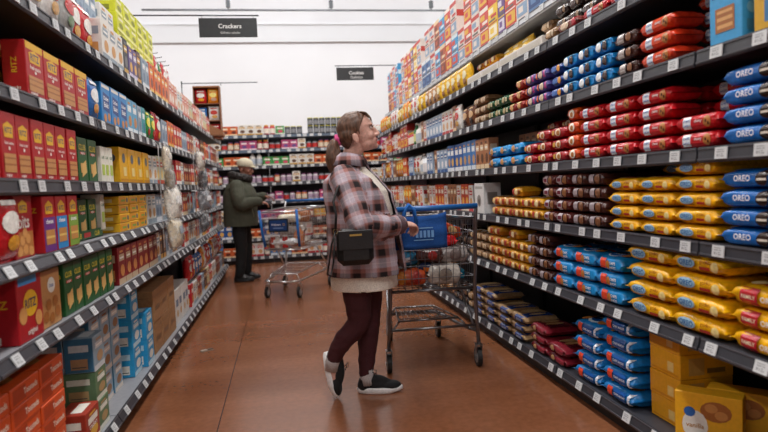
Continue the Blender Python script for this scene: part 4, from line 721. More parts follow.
# ------------------------------------------------------------------ shopping carts
def cart(loc, rz, label, metal, hcol, bumper=False, group=None):
    t = empty('shopping_cart', loc, rz, label, 'cart', group)
    # local: handle end at y=0, nose at y=.95; x across
    Wr, Wf, zb, zt = .285, .215, .54, .98; NL = .92
    a = MB()
    a.tube([(-Wr, 0, zt), (-Wf, NL, zt-.02), (Wf, NL, zt-.02), (Wr, 0, zt)], .008, metal, 8)
    a.tube([(-Wr, 0, zt), (Wr, 0, zt)], .007, metal, 8); a.obj('top_rim', t)
    def side_pt(f, z):  # half width and y at the fraction f along
        k = (z-zb)/(zt-zb); y = .03*(1-k) + f*((NL-.10*(1-k)) - .03*(1-k)); hw = (Wr-.02*(1-k))*(1-f) + (Wf-.02*(1-k))*f
        return hw, y
    wire = .0021
    for s_ in (-1, 1):
        a = MB()
        for i in range(20):
            f = i/19; p0 = side_pt(f, zb); p1 = side_pt(f, zt); z1 = zt-.02*f
            a.tube([(s_*p0[0], p0[1], zb), (s_*p1[0], p1[1], z1)], wire, metal, 4, False)
        for z in (zb, zb+.07, zb+.15, zb+.25, zb+.35):
            p0 = side_pt(0, z); p1 = side_pt(1, z); a.tube([(s_*p0[0], p0[1], z), (s_*p1[0], p1[1], z)], .003, metal, 5)
        a.obj('basket_side', t)
    for f, nm in ((0, 'basket_gate'), (1, 'basket_nose')):
        a = MB(); n = 13
        for i in range(n):
            q = -1+2*i/(n-1); p0 = side_pt(f, zb); p1 = side_pt(f, zt); a.tube([(q*p0[0], p0[1], zb), (q*p1[0], p1[1], zt-.02*f)], wire, metal, 4, False)
        for z in (zb, zb+.07, zb+.15, zb+.25, zb+.35): hw, y = side_pt(f, z); a.tube([(-hw, y, z), (hw, y, z)], .0026, metal, 4)
        a.obj(nm, t)
    a = MB()
    for i in range(12):
        f = i/11; hw, y = side_pt(f, zb); a.tube([(-hw, y, zb), (hw, y, zb)], .0026, metal, 4)
    for q in (-.66, -.33, 0, .33, .66): p0 = side_pt(0, zb); p1 = side_pt(1, zb); a.tube([(q*p0[0], p0[1], zb-.003), (q*p1[0], p1[1], zb-.003)], .003, metal, 4)
    a.obj('basket_floor', t)
    # frame
    a = MB()
    for s_ in (-1, 1):
        a.tube([(s_*.28, -.035, 1.045), (s_*.285, 0, zt), (s_*.272, .03, zb), (s_*.285, .06, .30), (s_*.295, .07, .17)], .0125, metal, 8)
        a.tube([(s_*.29, .065, .24), (s_*.27, .30, .21), (s_*.20, .90, .19), (s_*.12, .97, .19)], .0125, metal, 8)
        a.tube([(s_*.265, .05, zb-.01), (s_*.205, .82, zb-.01)], .009, metal, 6)
        a.tube([(s_*.285, .10, .23), (s_*.25, .42, zb-.01)], .009, metal, 6)
    a.tube([(-.12, .97, .19), (.12, .97, .19)], .0125, metal, 8); a.tube([(-.285, .06, .28), (.285, .06, .28)], .009, metal, 8)
    a.tube([(-.27, .04, zb-.01), (.27, .04, zb-.01)], .010, metal, 8); a.tube([(-.205, .82, zb-.01), (.205, .82, zb-.01)], .009, metal, 6)
    a.obj('frame', t)
    a = MB()
    a.tube([(-.20, .22, .30), (-.15, .84, .26), (.15, .84, .26), (.20, .22, .30), (-.20, .22, .30)], .008, metal, 6)
    for i in range(9): q = -.8+.2*i; a.tube([(q*.20, .22, .30), (q*.15, .84, .26)], .003, metal, 4)
    for y in (.38, .55, .7): a.tube([(-.18, y, .288-.0625*(y-.22)), (.18, y, .288-.0625*(y-.22))], .004, metal, 5)
    for s_ in (-1, 1): a.tube([(s_*.20, .22, .30), (s_*.27, .2, .22)], .007, metal, 6); a.tube([(s_*.15, .84, .26), (s_*.19, .86, .19)], .007, metal, 6)
    a.obj('lower_rack', t)
    # handle
    a = MB(); a.tube([(-.285, -.05, 1.055), (.285, -.05, 1.055)], .017, hcol, 10); h_ = a.obj('handle', t)
    # child seat flap
    a = MB(); a.tube([(-.23, .14, .97), (-.23, .10, .72), (.23, .10, .72), (.23, .14, .97), (-.23, .14, .97)], .004, metal, 5)
    for i in range(9): q = -.2+.05*i; a.tube([(q, .14, .97), (q, .10, .72)], .002, metal, 4)
    a.obj('child_seat', t)
    for (x, y) in ((-.295, .09), (.295, .09), (-.19, .88), (.19, .88)):
        a = MB(); a.tube([(x, y-.02, .19), (x, y-.02, .15)], .011, metal, 8)
        for dx in (-.017, .017): a.add([(x+dx-.001, y-.045, .15), (x+dx+.001, y-.045, .15), (x+dx+.001, y+.012, .15), (x+dx-.001, y+.012, .15), (x+dx-.001, y-.01, .05), (x+dx+.001, y-.01, .05), (x+dx+.001, y+.016, .05), (x+dx-.001, y+.016, .05)], [(0,3,2,1), (4,5,6,7), (0,1,5,4), (1,2,6,5), (2,3,7,6), (3,0,4,7)], metal)
        a.box(x-.02, y-.045, .148, x+.02, y+.014, .153, metal); c = a.obj('caster', t)
        a = MB(); n = 20
        for (r, hw, m_) in ((.062, .013, '#1b1b1d|rubber'), (.040, .0145, '#9a9da0|plastic'), (.012, .021, metal)):
            v = [(x+sg*hw, y+.003+r*cos(2*pi*k/n), .0625+r*sin(2*pi*k/n)) for sg in (-1, 1) for k in range(n)]
            a.add(v, [tuple(range(n)), tuple(range(n, 2*n))[::-1]] + [(k, (k+1) % n, n+(k+1) % n, n+k) for k in range(n)], m_)
        a.obj('wheel', c)
    if bumper:
        for s_ in (-1, 1): a = MB(); a.tube([(s_*(Wf+.004), NL+.008, zt+.0), (s_*(Wf-.003), NL-.03, zb+.19), (s_*(Wf-.012), NL-.075, zb+.03)], .016, '#1d6fc4|plastic', 8); a.obj('bumper', t)
        a = MB(); yb = NL+.004
        a.box(-.115, yb, .74, .115, yb+.010, .885, '#1b2530|plastic', .003)
        a.box(-.10, yb+.010, .757, .10, yb+.012, .868, '#173f7a|plastic')
        a.decor([('t', 'Walmart', -.12, .58, .56, '#e9eef4|paper')] + [('r', -.3, .2, .3, .27, '#8fb0d8|paper')], lambda x, z: (-x, yb+.0128, .757+z), .2, .111, 'card', (0, 1, 0))
        for k in range(6): q = k*pi/3+.52; c_, s2 = cos(q), sin(q); cx, cz = -.067, .822; a.add([(cx+c_*.006-s2*.002, yb+.013, cz+s2*.006+c_*.002), (cx+c_*.006+s2*.002, yb+.013, cz+s2*.006-c_*.002), (cx+c_*.015+s2*.002, yb+.013, cz+s2*.015-c_*.002), (cx+c_*.015-s2*.002, yb+.013, cz+s2*.015+c_*.002)], [(0,1,2,3)], '#f0b82a|paper')
        a.obj('nose_sign', t)
    return t
C1 = (.905, 3.65); C1R = radians(-3)
cart((C1[0], C1[1], 0), C1R, 'dark metal shopping cart with blue handle beside the woman in plaid', '#85868a|metal', '#1b62a8|plastic')
C2 = (.28, 7.56); C2R = radians(158)
cart((C2[0], C2[1], 0), C2R, 'silver shopping cart with blue nose bumpers in the middle of the aisle', '#d0d3d6|metal', '#1b62a8|plastic', True)
def cpt(C, R_, x, y, z): return (C[0]+x*cos(R_)-y*sin(R_), C[1]+x*sin(R_)+y*cos(R_), z)
# groceries of the near cart
def lump(name, c, r, colr, label, cat, st='film', rot=(0, 0, 0), extra=None, seed=0, n=2.6):
    a = MB(); me = pillow(2*r[0], r[1], r[2], colr, extra or (), (), name=name, st=st, n=n, wr=.07)
    o = inst(name, me, None, c, rot); return tag(o, label, cat)
def gl(x, y, z, rz=0, rx=0, ry=0): return cpt(C1, C1R, x, y, z), (rx, ry, C1R+rz)
ZB = .552
for nm, (x, y, z), (rx_, ry_, rz_), r, colr, lab, cat, dec in [
  ('fruit_bag', (-.14, .08, ZB), (0, 0, 0), (.11, .07, .05), '#c8542c', 'bag of red and orange fruit low in the near cart', 'bag', [('e', -.2, .5, .12, .4, '#d9862c'), ('e', .2, .5, .12, .4, '#a82a20')]),
  ('salad_bag', (-.06, .24, ZB), (0, 0, .2), (.10, .07, .06), '#4f6a44', 'green salad bag low in the near cart', 'bag', [('e', .1, .5, .2, .3, '#d8dcd0')]),
  ('flour_bag', (.09, .06, ZB), (0, 0, 0), (.10, .06, .06), '#c9c2b8', 'cream paper bag low in the near cart', 'bag', [('e', 0, .5, .2, .3, '#8a7f74')]),
  ('chip_bag', (.19, .20, ZB), (0, 0, .3), (.075, .07, .04), '#2a9ac4', 'cyan bag at the bottom right of the near cart', 'bag', [('e', 0, .5, .2, .3, '#d8e8ee')]),
  ('frozen_bag', (-.15, .10, ZB+.125), (0, 0, .5), (.10, .075, .045), '#3b86ac', 'teal blue bag against the near cart side', 'bag', [('r', -.3, .3, .1, .6, '#dfe6ea')]),
  ('cookie_tin', (.0, .10, ZB+.14), (0, 0, -.2), (.085, .07, .045), '#5c3a34', 'brown bag amid the groceries of the near cart', 'bag', [('e', .1, .5, .16, .3, '#b3302a')]),
  ('bread_bag', (.17, .10, ZB+.13), (0, 0, .1), (.09, .07, .05), '#a8a09c', 'grey and white crinkled bag in the near cart', 'bag', [('e', 0, .5, .2, .34, '#7a6c68')]),
  ('juice_pouch', (.02, .26, ZB+.15), (0, 0, .25), (.14, .05, .035), '#274f9a', 'navy pouch with orange edge in the near cart', 'pouch', [('r', -.45, .1, .45, .4, '#d85a24')]),
  ('pasta_bag', (-.12, .24, ZB+.16), (0, 0, .1), (.09, .07, .04), '#cfd3d8', 'white bag behind the teal bag in the near cart', 'bag', [('r', -.2, .2, .1, .7, '#c22f38')]),
  ('hot_dog_pack', (.07, .12, ZB+.235), (0, 0, 0), (.115, .06, .036), '#c8161e', 'bright red food pack on top of the near cart load', 'food pack', [('r', -.35, .4, .0, .62, '#f0e6e0')]),
  ('ice_cream_bag', (-.10, .12, ZB+.25), (0, .1, .2), (.09, .06, .035), '#dfe2e6', 'white and pink bag on top of the near cart load', 'bag', [('r', -.4, .2, -.1, .7, '#c2303a')]),
  ('chip_bag', (.17, .30, ZB+.235), (0, 0, .4), (.12, .08, .055), '#2a8fae', 'turquoise bag high at the back of the near cart', 'bag', [('e', 0, .5, .2, .3, '#e2701c')]),
  ('snack_bag', (-.17, .14, ZB+.20), (0, .2, 1.2), (.09, .05, .035), '#c23a5a', 'small crimson bag at the left of the near cart load', 'bag', [('e', 0, .5, .2, .3, '#e8dcd8')]),
  ('snack_bag', (.02, .09, ZB+.07), (0, .1, -.3), (.10, .05, .03), '#3a4468', 'slate bag half buried in the near cart load', 'bag', [('r', -.3, .2, .1, .6, '#d87a2c')]),
  ('snack_bag', (.16, .16, ZB+.30), (0, .3, .7), (.11, .05, .04), '#b8441c', 'rust orange bag leaning high in the near cart', 'bag', [('e', 0, .5, .2, .3, '#e8c890')]),
  ('snack_bag', (.0, .44, ZB), (0, 0, .1), (.17, .10, .09), '#7a3a2c', 'rust brown bag deep in the near cart', 'bag', [('e', 0, .5, .2, .3, '#c8a060')]),
  ('snack_bag', (.0, .66, ZB), (0, 0, .1), (.15, .09, .09), '#8a7a50', 'olive bag at the nose of the near cart', 'bag', [('e', 0, .5, .2, .3, '#c8a060')]),
  ('chip_bag', (.05, .48, ZB+.20), (0, .15, .3), (.16, .10, .06), '#c8481c', 'orange-red bag high in the nose of the near cart', 'bag', [('e', 0, .5, .2, .3, '#efd9a0')])]:
    p, q = gl(x, y, z, rz_, rx_, ry_); lump(nm, p, [r[0]*1.12, r[1]*1.05, r[2]*1.12], colr, lab, cat, rot=q, extra=dec)
# blue tote over the handle
t = empty('tote_bag', cpt(C1, C1R, -.09, -.075, .80), C1R, 'blue reusable tote bag hung on the handle of the near cart', 'bag')
a = MB(); nx, nz_ = 12, 8; v = []
for side_ in (0, 1):
    for j in range(nz_+1):
        for i in range(nx+1):
            x = -.19+.36*i/nx; z = .01+.20*j/nz_; e_ = (1-(2*i/nx-1)**2)*.5+.5; y = (-.020 if side_ == 0 else .012)*e_*(1-.3*j/nz_) + .006*sin(9*x+j)+.004*sin(23*x+2*j)
            v.append((x, y, z + .02*(abs(2*i/nx-1)**3)*(j/nz_)))
n1 = (nx+1)*(nz_+1); f = []
for j in range(nz_):
    for i in range(nx):
        q = j*(nx+1)+i; f.append((q, q+1, q+nx+2, q+nx+1)); f.append((n1+q, n1+q+nx+1, n1+q+nx+2, n1+q+1))
for j in range(nz_): q = j*(nx+1); f.append((q, q+nx+1, n1+q+nx+1, n1+q)); q += nx; f.append((q, n1+q, n1+q+nx+1, q+nx+1))
for i in range(nx): f.append((i, n1+i, n1+i+1, i+1)); q = nz_*(nx+1)+i; f.append((q, q+1, n1+q+1, n1+q))
a.add(v, f, '#154f98|cloth', True)
a.decor([('r', -.3, .62, .3, .66, '#7fb0e0|paper'), ('r', -.3, .2, .3, .23, '#7fb0e0|paper'), ('t', 'SHOP', 0, .43, .5, '#8fbce8|paper')] [:2] + [('r', -.24+.12*i, .3, -.16+.12*i, .55, '#6fa4dc|paper') for i in range(5)] + [('e', 0, .43, .35, .16, '#2f74c0|paper')][:0], lambda x, z: (x+.02, -.030, z+.03), .20, .17)
a.obj('sack', t)
for dy in (-.018, .014):
    a = MB(); a.tube([(-.10, dy, .18), (-.085, dy*1.6, .25), (-.06, dy*1.2, .285), (-.03, dy*1.6, .25), (-.015, dy, .16)], .009, '#1f6cc0|cloth', 6); a.obj('strap', t)
# far cart load
def g2(x, y, z, rz=0): return cpt(C2, C2R, x, y, z), (0, 0, C2R+rz)
for nm, (x, y, z), rz_, r, colr, lab, cat in [
  ('bread_loaf', (-.02, .34, ZB+.26), .2, (.17, .09, .075), '#a8683c', 'brown bread loaf bag on top of the silver cart', 'bread'),
  ('chip_bag', (.02, .58, ZB+.27), .5, (.14, .08, .05), '#c9bfa8', 'white and yellow bag on top of the silver cart', 'bag'),
  ('paper_pack', (.0, .68, ZB+.02), .0, (.15, .08, .04), '#e4e6e8', 'white pack low in the nose of the silver cart', 'pack'),
  ('paper_pack', (.0, .45, ZB+.12), .1, (.16, .09, .06), '#b8b2ac', 'grey pack in the middle of the silver cart', 'pack'),
  ('paper_pack', (.0, .40, ZB+.0), .1, (.18, .09, .055), '#c8c2bc', 'pale pack beneath the grey one in the silver cart', 'pack')]:
    p, q = g2(x, y, z, rz_); lump(nm, p, r, colr, lab, cat, rot=q, extra=[('e', .1, .5, .2, .3, '#7a6ca0')])
a = MB(); a.lathe([(.04, 0), (.062, .01), (.062, .12), (.05, .16), (.02, .20), (.02, .225)], '#d98a5a|plastic', 16); a.lathe([(.023, .215), (.023, .24)], '#c8c4bc|plastic', 12)
p, q = g2(-.12, .62, ZB); tag(a.obj('juice_jug', None, p, 0), 'orange juice jug standing in the silver cart', 'jug')
for i, (x, c) in enumerate(((-.02, '#c42a2a'), (.07, '#d8d4ce'), (.13, '#a33a2a'))):
    a = MB(); a.lathe([(.034, 0), (.036, .01), (.036, .09), (.026, .11), (.026, .13)], c+'|plastic', 12); a.lathe([(.028, .125), (.028, .142)], '#e8e8e8|plastic', 12)
    p, q = g2(x, .80, ZB+.0); tag(a.obj('food_jar', None, p, 0), ('red-labelled jar', 'white jar', 'rust coloured jar')[i] + ' at the nose of the silver cart', 'jar')
# ------------------------------------------------------------------ people
import bmesh
class Vol:
    def __init__(s): s.b = MB()
    def ell(s, c, r, rot=None): s.b.ell(c, r, '#000000|skin', 20, 12, rot)
    def limb(s, pts, rad, n=14):
        P = [Vector(p) for p in pts]; Q = []; R_ = []
        for i in range(len(P)-1):
            for k in range(5):
                t = k/5; p0 = P[max(0, i-1)]; p1 = P[i]; p2 = P[i+1]; p3 = P[min(len(P)-1, i+2)]
                Q.append(.5*((2*p1)+(p2-p0)*t+(2*p0-5*p1+4*p2-p3)*t*t+(3*p1-p0-3*p2+p3)*t**3)); R_.append(rad[i]*(1-t)+rad[i+1]*t)
        Q.append(P[-1]); R_.append(rad[-1])
        s.b.tube(Q, R_, '#000000|skin', n)
        for p, r in ((P[0], rad[0]), (P[-1], rad[-1])): s.b.ell(p, (r, r, r), '#000000|skin', n, 8)
    def loft(s, rings, n=28, ex=2.3):
        """rings: (center, fwd half depth a, side half width b, yaw)"""
        v = []; f = []
        for c, a_, b_, yw in rings:
            for k in range(n):
                q = 2*pi*k/n; x = a_*math.copysign(abs(cos(q))**(2/ex), cos(q)); y = b_*math.copysign(abs(sin(q))**(2/ex), sin(q))
                v.append((c[0]+x*cos(yw)-y*sin(yw), c[1]+x*sin(yw)+y*cos(yw), c[2]))
        m_ = len(rings)
        for i in range(m_-1):
            for k in range(n): f.append((i*n+k, i*n+(k+1) % n, (i+1)*n+(k+1) % n, (i+1)*n+k))
        f.append(tuple(range(n))[::-1]); f.append(tuple((m_-1)*n+k for k in range(n)))
        s.b.add(v, f, '#000000|skin', True)
    def build(s, name, voxel, smooth=4, disp=None):
        me = s.b.mesh('tmp'); o = bpy.data.objects.new('tmp', me); COL.objects.link(o)
        md = o.modifiers.new('r', 'REMESH'); md.mode = 'VOXEL'; md.voxel_size = voxel; md.use_smooth_shade = True
        ms = o.modifiers.new('s', 'SMOOTH'); ms.factor = .5; ms.iterations = smooth
        bpy.context.view_layer.update()
        m2 = bpy.data.meshes.new_from_object(o.evaluated_get(bpy.context.evaluated_depsgraph_get())); m2.name = name
        bpy.data.objects.remove(o); bpy.data.meshes.remove(me)
        m2.materials.clear()
        if disp:
            nrm = [v.normal.copy() for v in m2.vertices]
            for v, n_ in zip(m2.vertices, nrm): v.co += n_*disp(v.co)
        m2.update(); return m2
def link(me, name, parent, mats, base):
    me.transform(Matrix.Translation(-Vector(base)))
    for m_ in mats: me.materials.append(mat(m_) if isinstance(m_, str) else m_)
    o = bpy.data.objects.new(name, me); COL.objects.link(o); o.parent = parent
    return o
def head_frame(hc, yw, pt, rl=0):
    return Matrix.Translation(hc) @ Matrix.Rotation(yw, 4, 'Z') @ Matrix.Rotation(-pt, 4, 'Y') @ Matrix.Rotation(rl, 4, 'X')
def head_vols(V, HM, k=1.0):
    R3 = HM.to_3x3()
    def e(c, r): V.ell(HM @ (Vector(c)*k), tuple(x*k for x in r), R3)
    def l(p, r): V.limb([HM @ (Vector(q)*k) for q in p], [x*k for x in r], 10)
    e((-.012, 0, .035), (.098, .077, .084)); e((.022, 0, .0), (.066, .066, .09)); e((.045, 0, .035), (.044, .058, .05))
    e((.030, 0, -.062), (.058, .054, .046)); e((.050, 0, -.080), (.038, .034, .028)); e((.074, 0, -.092), (.019, .020, .016))
    l([(.084, 0, .018), (.098, 0, -.005), (.108, 0, -.028)], [.0085, .010, .0120]); e((.093, .011, -.033), (.019, .010, .009)); e((.093, -.011, -.033), (.019, .010, .009))
    for s_ in (-1, 1):
        e((.074, s_*.028, .031), (.014, .026, .008)); e((.048, s_*.038, -.026), (.030, .025, .028))
        e((-.036, s_*.076, -.026), (.018, .010, .032)); e((-.044, s_*.085, -.020), (.010, .007, .024))
        e((.074, s_*.031, .001), (.010, .016, .006))
    e((.088, 0, -.054), (.011, .023, .0055)); e((.086, 0, -.0645), (.011, .019, .0065)); e((.078, 0, -.058), (.014, .03, .014))
def hand_vols(V, W, f, n_, ts, curl=(.5, .7, .5), k=1.0, spread=0.0):
    f = Vector(f).normalized(); n_ = Vector(n_); n_ = (n_-f*n_.dot(f)).normalized(); a = f.cross(n_)*ts; W = Vector(W)
    rot = Matrix((f, a, n_)).transposed()
    V.ell(W+f*.05*k, (.052*k, .040*k, .015*k), rot); V.ell(W+f*.075*k, (.028*k, .041*k, .014*k), rot)
    for off, L_, r in ((.031, .074, .0088), (.011, .083, .0090), (-.010, .077, .0086), (-.029, .060, .0076)):
        p = W + f*.086*k + a*off*k; d = (f + a*off*spread*8).normalized(); pts = [W+f*.05*k+a*off*.8*k, p]; ang = 0
        for q, c in zip((.46, .30, .24), curl):
            ang += c; dd = d*cos(ang) + n_*sin(ang); p = p + dd*L_*q*k; pts.append(p)
        V.limb(pts, [r*k*1.05, r*k*1.05, r*k, r*k*.92, r*k*.8], 8)
    b_ = W + f*.022*k + a*.030*k; d1 = (f*.62+a*.72+n_*.25).normalized(); d2 = (f*.85+a*.25+n_*.5).normalized()
    V.limb([b_, b_+d1*.036*k, b_+d1*.036*k+d2*.030*k, b_+d1*.036*k+d2*.052*k], [.0125*k, .0105*k, .0095*k, .0080*k], 8)
def cutfaces(me, pred):
    bm = bmesh.new(); bm.from_mesh(me)
    kill = [f for f in bm.faces if pred(f.calc_center_median())]
    bmesh.ops.delete(bm, geom=kill, context='FACES')
    for v in [v for v in bm.verts if not v.link_faces]: bm.verts.remove(v)
    bm.to_mesh(me); bm.free(); me.update()
def solid(o, t):
    md = o.modifiers.new('thickness', 'SOLIDIFY'); md.thickness = t; md.offset = -1
def shoe(parent, M4, upper, sole, name='shoe', base=(0, 0, 0), laces=True, trim=None):
    V = Vol(); L_ = .262
    def T(p): return M4 @ Vector(p)
    R3 = M4.to_3x3()
    V.ell(T((.045, 0, .045)), (.046, .037, .045), R3); V.ell(T((.19, 0, .038)), (.068, .045, .030), R3); V.ell(T((.12, 0, .045)), (.08, .039, .038), R3)
    V.ell(T((.05, 0, .075)), (.042, .036, .030), R3); V.limb([T((.06, 0, .075)), T((.13, 0, .070)), T((.19, 0, .048))], [.034, .031, .022])
    me = V.build('shoe', .0055, 3); o = link(me, name, parent, [upper], base)
    a = MB(); n = 28; v = []; f = []
    prof = [(.0, .93), (.006, 1.02), (.024, 1.03), (.030, .97)]
    for z, kk in prof:
        for k in range(n):
            q = 2*pi*k/n; x = L_/2*cos(q); t = (cos(q)+1)/2; y = (.034+.012*sin(pi*t*.9)+.004*t)*math.copysign(abs(sin(q))**.8, sin(q))
            zz = z + (.010*max(0, t-.75)*4 if z < .03 else .012*max(0, t-.8)*5)*(1 if z < .02 else .7) + (.006*(1-t) if z > .01 else 0)
            v.append(T((L_/2 + x*kk, y*kk, zz)) - Vector(base))
    for i in range(len(prof)-1):
        for k in range(n): f.append((i*n+k, i*n+(k+1) % n, (i+1)*n+(k+1) % n, (i+1)*n+k))
    f.append(tuple(range(n))[::-1]); f.append(tuple((len(prof)-1)*n+k for k in range(n)))
    a.add(v, f, sole, True); a.obj('sole', o)
    if laces:
        a = MB()
        for i in range(5):
            x = .10+.022*i; z = .104-.0072*i - (i > 2)*.003*(i-2); a.tube([T((x, -.022, z-.008))-Vector(base), T((x+.004, 0, z))-Vector(base), T((x, .022, z-.008))-Vector(base)], .0028, '#151518|cloth', 5)
        for s_ in (-1, 1): a.tube([T((.10, 0, .106))-Vector(base), T((.085, s_*.02, .128))-Vector(base), T((.115, s_*.035, .118))-Vector(base), T((.11, s_*.01, .108))-Vector(base)], .0022, '#151518|cloth', 5)
        a.obj('laces', o)
    return o
# plaid flannel from two attributes
def plaid_mat():
    M = bpy.data.materials.new('plaid_flannel'); M.use_nodes = True; nt = M.node_tree; N = nt.nodes; L = nt.links; b = N['Principled BSDF']
    b.inputs['Roughness'].default_value = .9
    def fr(name, per, off):
        at = N.new('ShaderNodeAttribute'); at.attribute_name = name
        m1 = N.new('ShaderNodeMath'); m1.operation = 'MULTIPLY_ADD'; m1.inputs[1].default_value = 1/per; m1.inputs[2].default_value = off; L.new(at.outputs['Fac'], m1.inputs[0])
        m2 = N.new('ShaderNodeMath'); m2.operation = 'FRACT'; L.new(m1.outputs[0], m2.inputs[0]); return m2
    def ramp(src, stops):
        r = N.new('ShaderNodeValToRGB'); r.color_ramp.interpolation = 'LINEAR'; e = r.color_ramp.elements
        e[0].position = stops[0][0]; e[0].color = stops[0][1]; e[1].position = stops[-1][0]; e[1].color = stops[-1][1]
        for p, c in stops[1:-1]: q = e.new(p); q.color = c
        L.new(src.outputs[0], r.inputs[0]); return r
    base, dark, rust, pale, grey = lin('#c2b6c2'), lin('#1c1418'), lin('#a4726c'), lin('#e0d6da'), lin('#77707c')
    st = [(0, dark), (.20, dark), (.25, rust), (.38, rust), (.43, base), (.58, base), (.61, pale), (.65, base), (.80, base), (.86, rust), (.96, dark)]
    ru = ramp(fr('pu', .125, .1), st); rv = ramp(fr('pv', .125, .35), st)
    mx = N.new('ShaderNodeMix'); mx.data_type = 'RGBA'; mx.inputs[0].default_value = .52; L.new(ru.outputs[0], mx.inputs[6]); L.new(rv.outputs[0], mx.inputs[7])
    nz = N.new('ShaderNodeTexNoise'); nz.inputs['Scale'].default_value = 160; tc = N.new('ShaderNodeTexCoord'); L.new(tc.outputs['Object'], nz.inputs['Vector'])
    m3 = N.new('ShaderNodeMix'); m3.data_type = 'RGBA'; m3.blend_type = 'OVERLAY'; m3.inputs[0].default_value = .25; L.new(mx.outputs[2], m3.inputs[6]); L.new(nz.outputs[0], m3.inputs[7])
    L.new(m3.outputs[2], b.inputs['Base Color'])
    bp = N.new('ShaderNodeBump'); bp.inputs['Strength'].default_value = .3; bp.inputs['Distance'].default_value = .003; L.new(nz.outputs[0], bp.inputs['Height']); L.new(bp.outputs[0], b.inputs['Normal'])
    return M
def segs_attr(me, arms, cx, cy, R_=.2):
    """pu: round the limb or trunk, pv: along it; each face follows one segment"""
    me.attributes.new('pu', 'FLOAT', 'CORNER'); me.attributes.new('pv', 'FLOAT', 'CORNER')
    pu = [0.0]*len(me.loops); pv = [0.0]*len(me.loops)
    S = []
    for pts, rad in arms:
        acc = 0
        for i in range(len(pts)-1):
            p, q = Vector(pts[i]), Vector(pts[i+1]); d = q-p; S.append((p, q, d, d.length, acc, (rad[i]+rad[i+1])/2)); acc += d.length
    for poly in me.polygons:
        c = poly.center; best = None
        for s_ in S:
            t = max(0, min(1, (c-s_[0]).dot(s_[2])/s_[3]**2)); dist = (c-s_[0]-s_[2]*t).length/s_[5]
            if dist < 1.22 and (best is None or dist < best[0]): best = (dist, s_)
        ref = None
        for li in poly.loop_indices:
            v = me.vertices[me.loops[li].vertex_index].co
            if best:
                p, q, d, L_, acc, r = best[1]; dn = d/L_; up = Vector((0, 0, 1)); e1 = (up-dn*up.dot(dn)).normalized(); e2 = dn.cross(e1)
                w_ = v-p; an = math.atan2(w_.dot(e2), w_.dot(e1))
                if ref is None: ref = an
                an = ref + ((an-ref+pi) % (2*pi)-pi); pu[li] = an*.075; pv[li] = acc + w_.dot(dn)
            else:
                an = math.atan2(v.y-cy, v.x-cx)
                if ref is None: ref = an
                an = ref + ((an-ref+pi) % (2*pi)-pi); pu[li] = an*R_; pv[li] = v.z
    me.attributes['pu'].data.foreach_set('value', pu); me.attributes['pv'].data.foreach_set('value', pv)
def eyes(parent, HM, base, iris='#4a5a5c', k=1.0):
    for s_ in (-1, 1):
        c = HM @ (Vector((.0705, s_*.0345, .0115))*k) - Vector(base); R3 = HM.to_3x3()
        a = MB(); a.ell(c, (.0112*k,)*3, '#cfc8c2|plastic', 14, 10); fwd = R3 @ Vector((1, s_*.35, .15)); fwd.normalize()
        a.ell(c+fwd*.0060*k, (.0060*k,)*3, iris+'|plastic', 12, 8); a.ell(c+fwd*.0088*k, (.0034*k,)*3, '#101012|plastic', 10, 6); a.obj('eye', parent)
        a = MB(); a.tube([HM @ (Vector((.0800, s_*.022, .0150))*k)-Vector(base), HM @ (Vector((.0845, s_*.034, .0200))*k)-Vector(base), HM @ (Vector((.0740, s_*.0470, .0150))*k)-Vector(base)], [.0012*k, .0026*k, .0014*k], '#2e1f1a|hair', 6); a.obj('eyelashes', parent)
        a = MB()
        for dz, tk in ((.0075, .0042), (-.0085, .0032)): a.tube([HM @ (Vector((.0775, s_*.022, .0115+dz*.5))*k)-Vector(base), HM @ (Vector((.0800, s_*.036, .0115+dz))*k)-Vector(base), HM @ (Vector((.0690, s_*.0465, .0115+dz*.5))*k)-Vector(base)], [tk*.6*k, tk*k, tk*.6*k], '#c99a8a|skin' if k == 1.0 else '#7a4e3e|skin', 8)
        a.obj('eyelids', parent)

def face_disp(HM, k):
    I = HM.inverted()
    def g(q, c, r): return math.exp(-((q.x-c[0])**2/r[0]**2+(q.y-c[1])**2/r[1]**2+(q.z-c[2])**2/r[2]**2))
    def d(p):
        q = (I @ p)/k; a_ = .0008*noise.noise(p*30)
        if q.length > .16: return a_
        for s_ in (-1, 1):
            a_ -= .012*g(q, (.074, s_*.038, .011), (.022, .014, .011))      # eye socket
            a_ -= .005*g(q, (-.036, s_*.092, -.022), (.011, .02, .018))     # bowl of the ear
            a_ += .003*g(q, (.066, s_*.040, .034), (.02, .018, .006)); a_ -= .003*g(q, (.088, s_*.024, -.048), (.012, .006, .014))
        return a_
    return d
# ---- the woman in plaid
B_ = Vector((.42, 3.44, 0)); woman = empty('person', B_, 0, 'woman in plaid flannel jacket and maroon leggings looking up at the cookie shelves', 'person')
HM = head_frame(Vector((.447, 3.43, 1.512)), radians(1), radians(13))
yw = radians(-16)
V = Vol(); head_vols(V, HM)
V.limb([(.425, 3.445, 1.44), (.395, 3.455, 1.36), (.385, 3.46, 1.28)], [.056, .057, .068])
V.loft([((.42, 3.47, .80), .13, .16, yw), ((.43, 3.47, .90), .15, .175, yw), ((.44, 3.47, 1.02), .145, .17, yw), ((.43, 3.47, 1.14), .15, .175, yw), ((.405, 3.465, 1.24), .12, .17, yw), ((.39, 3.46, 1.31), .07, .13, yw)])
RA = [(.335, 3.305, 1.262), (.375, 3.235, 1.12), (.405, 3.19, 1.01), (.53, 3.245, .985), (.655, 3.335, .985)]
LA = [(.46, 3.62, 1.262), (.49, 3.66, 1.12), (.505, 3.67, 1.02), (.57, 3.62, .985), (.62, 3.575, .97)]
V.limb(RA, [.056, .048, .043, .036, .027]); V.limb(LA, [.056, .048, .043, .036, .027])
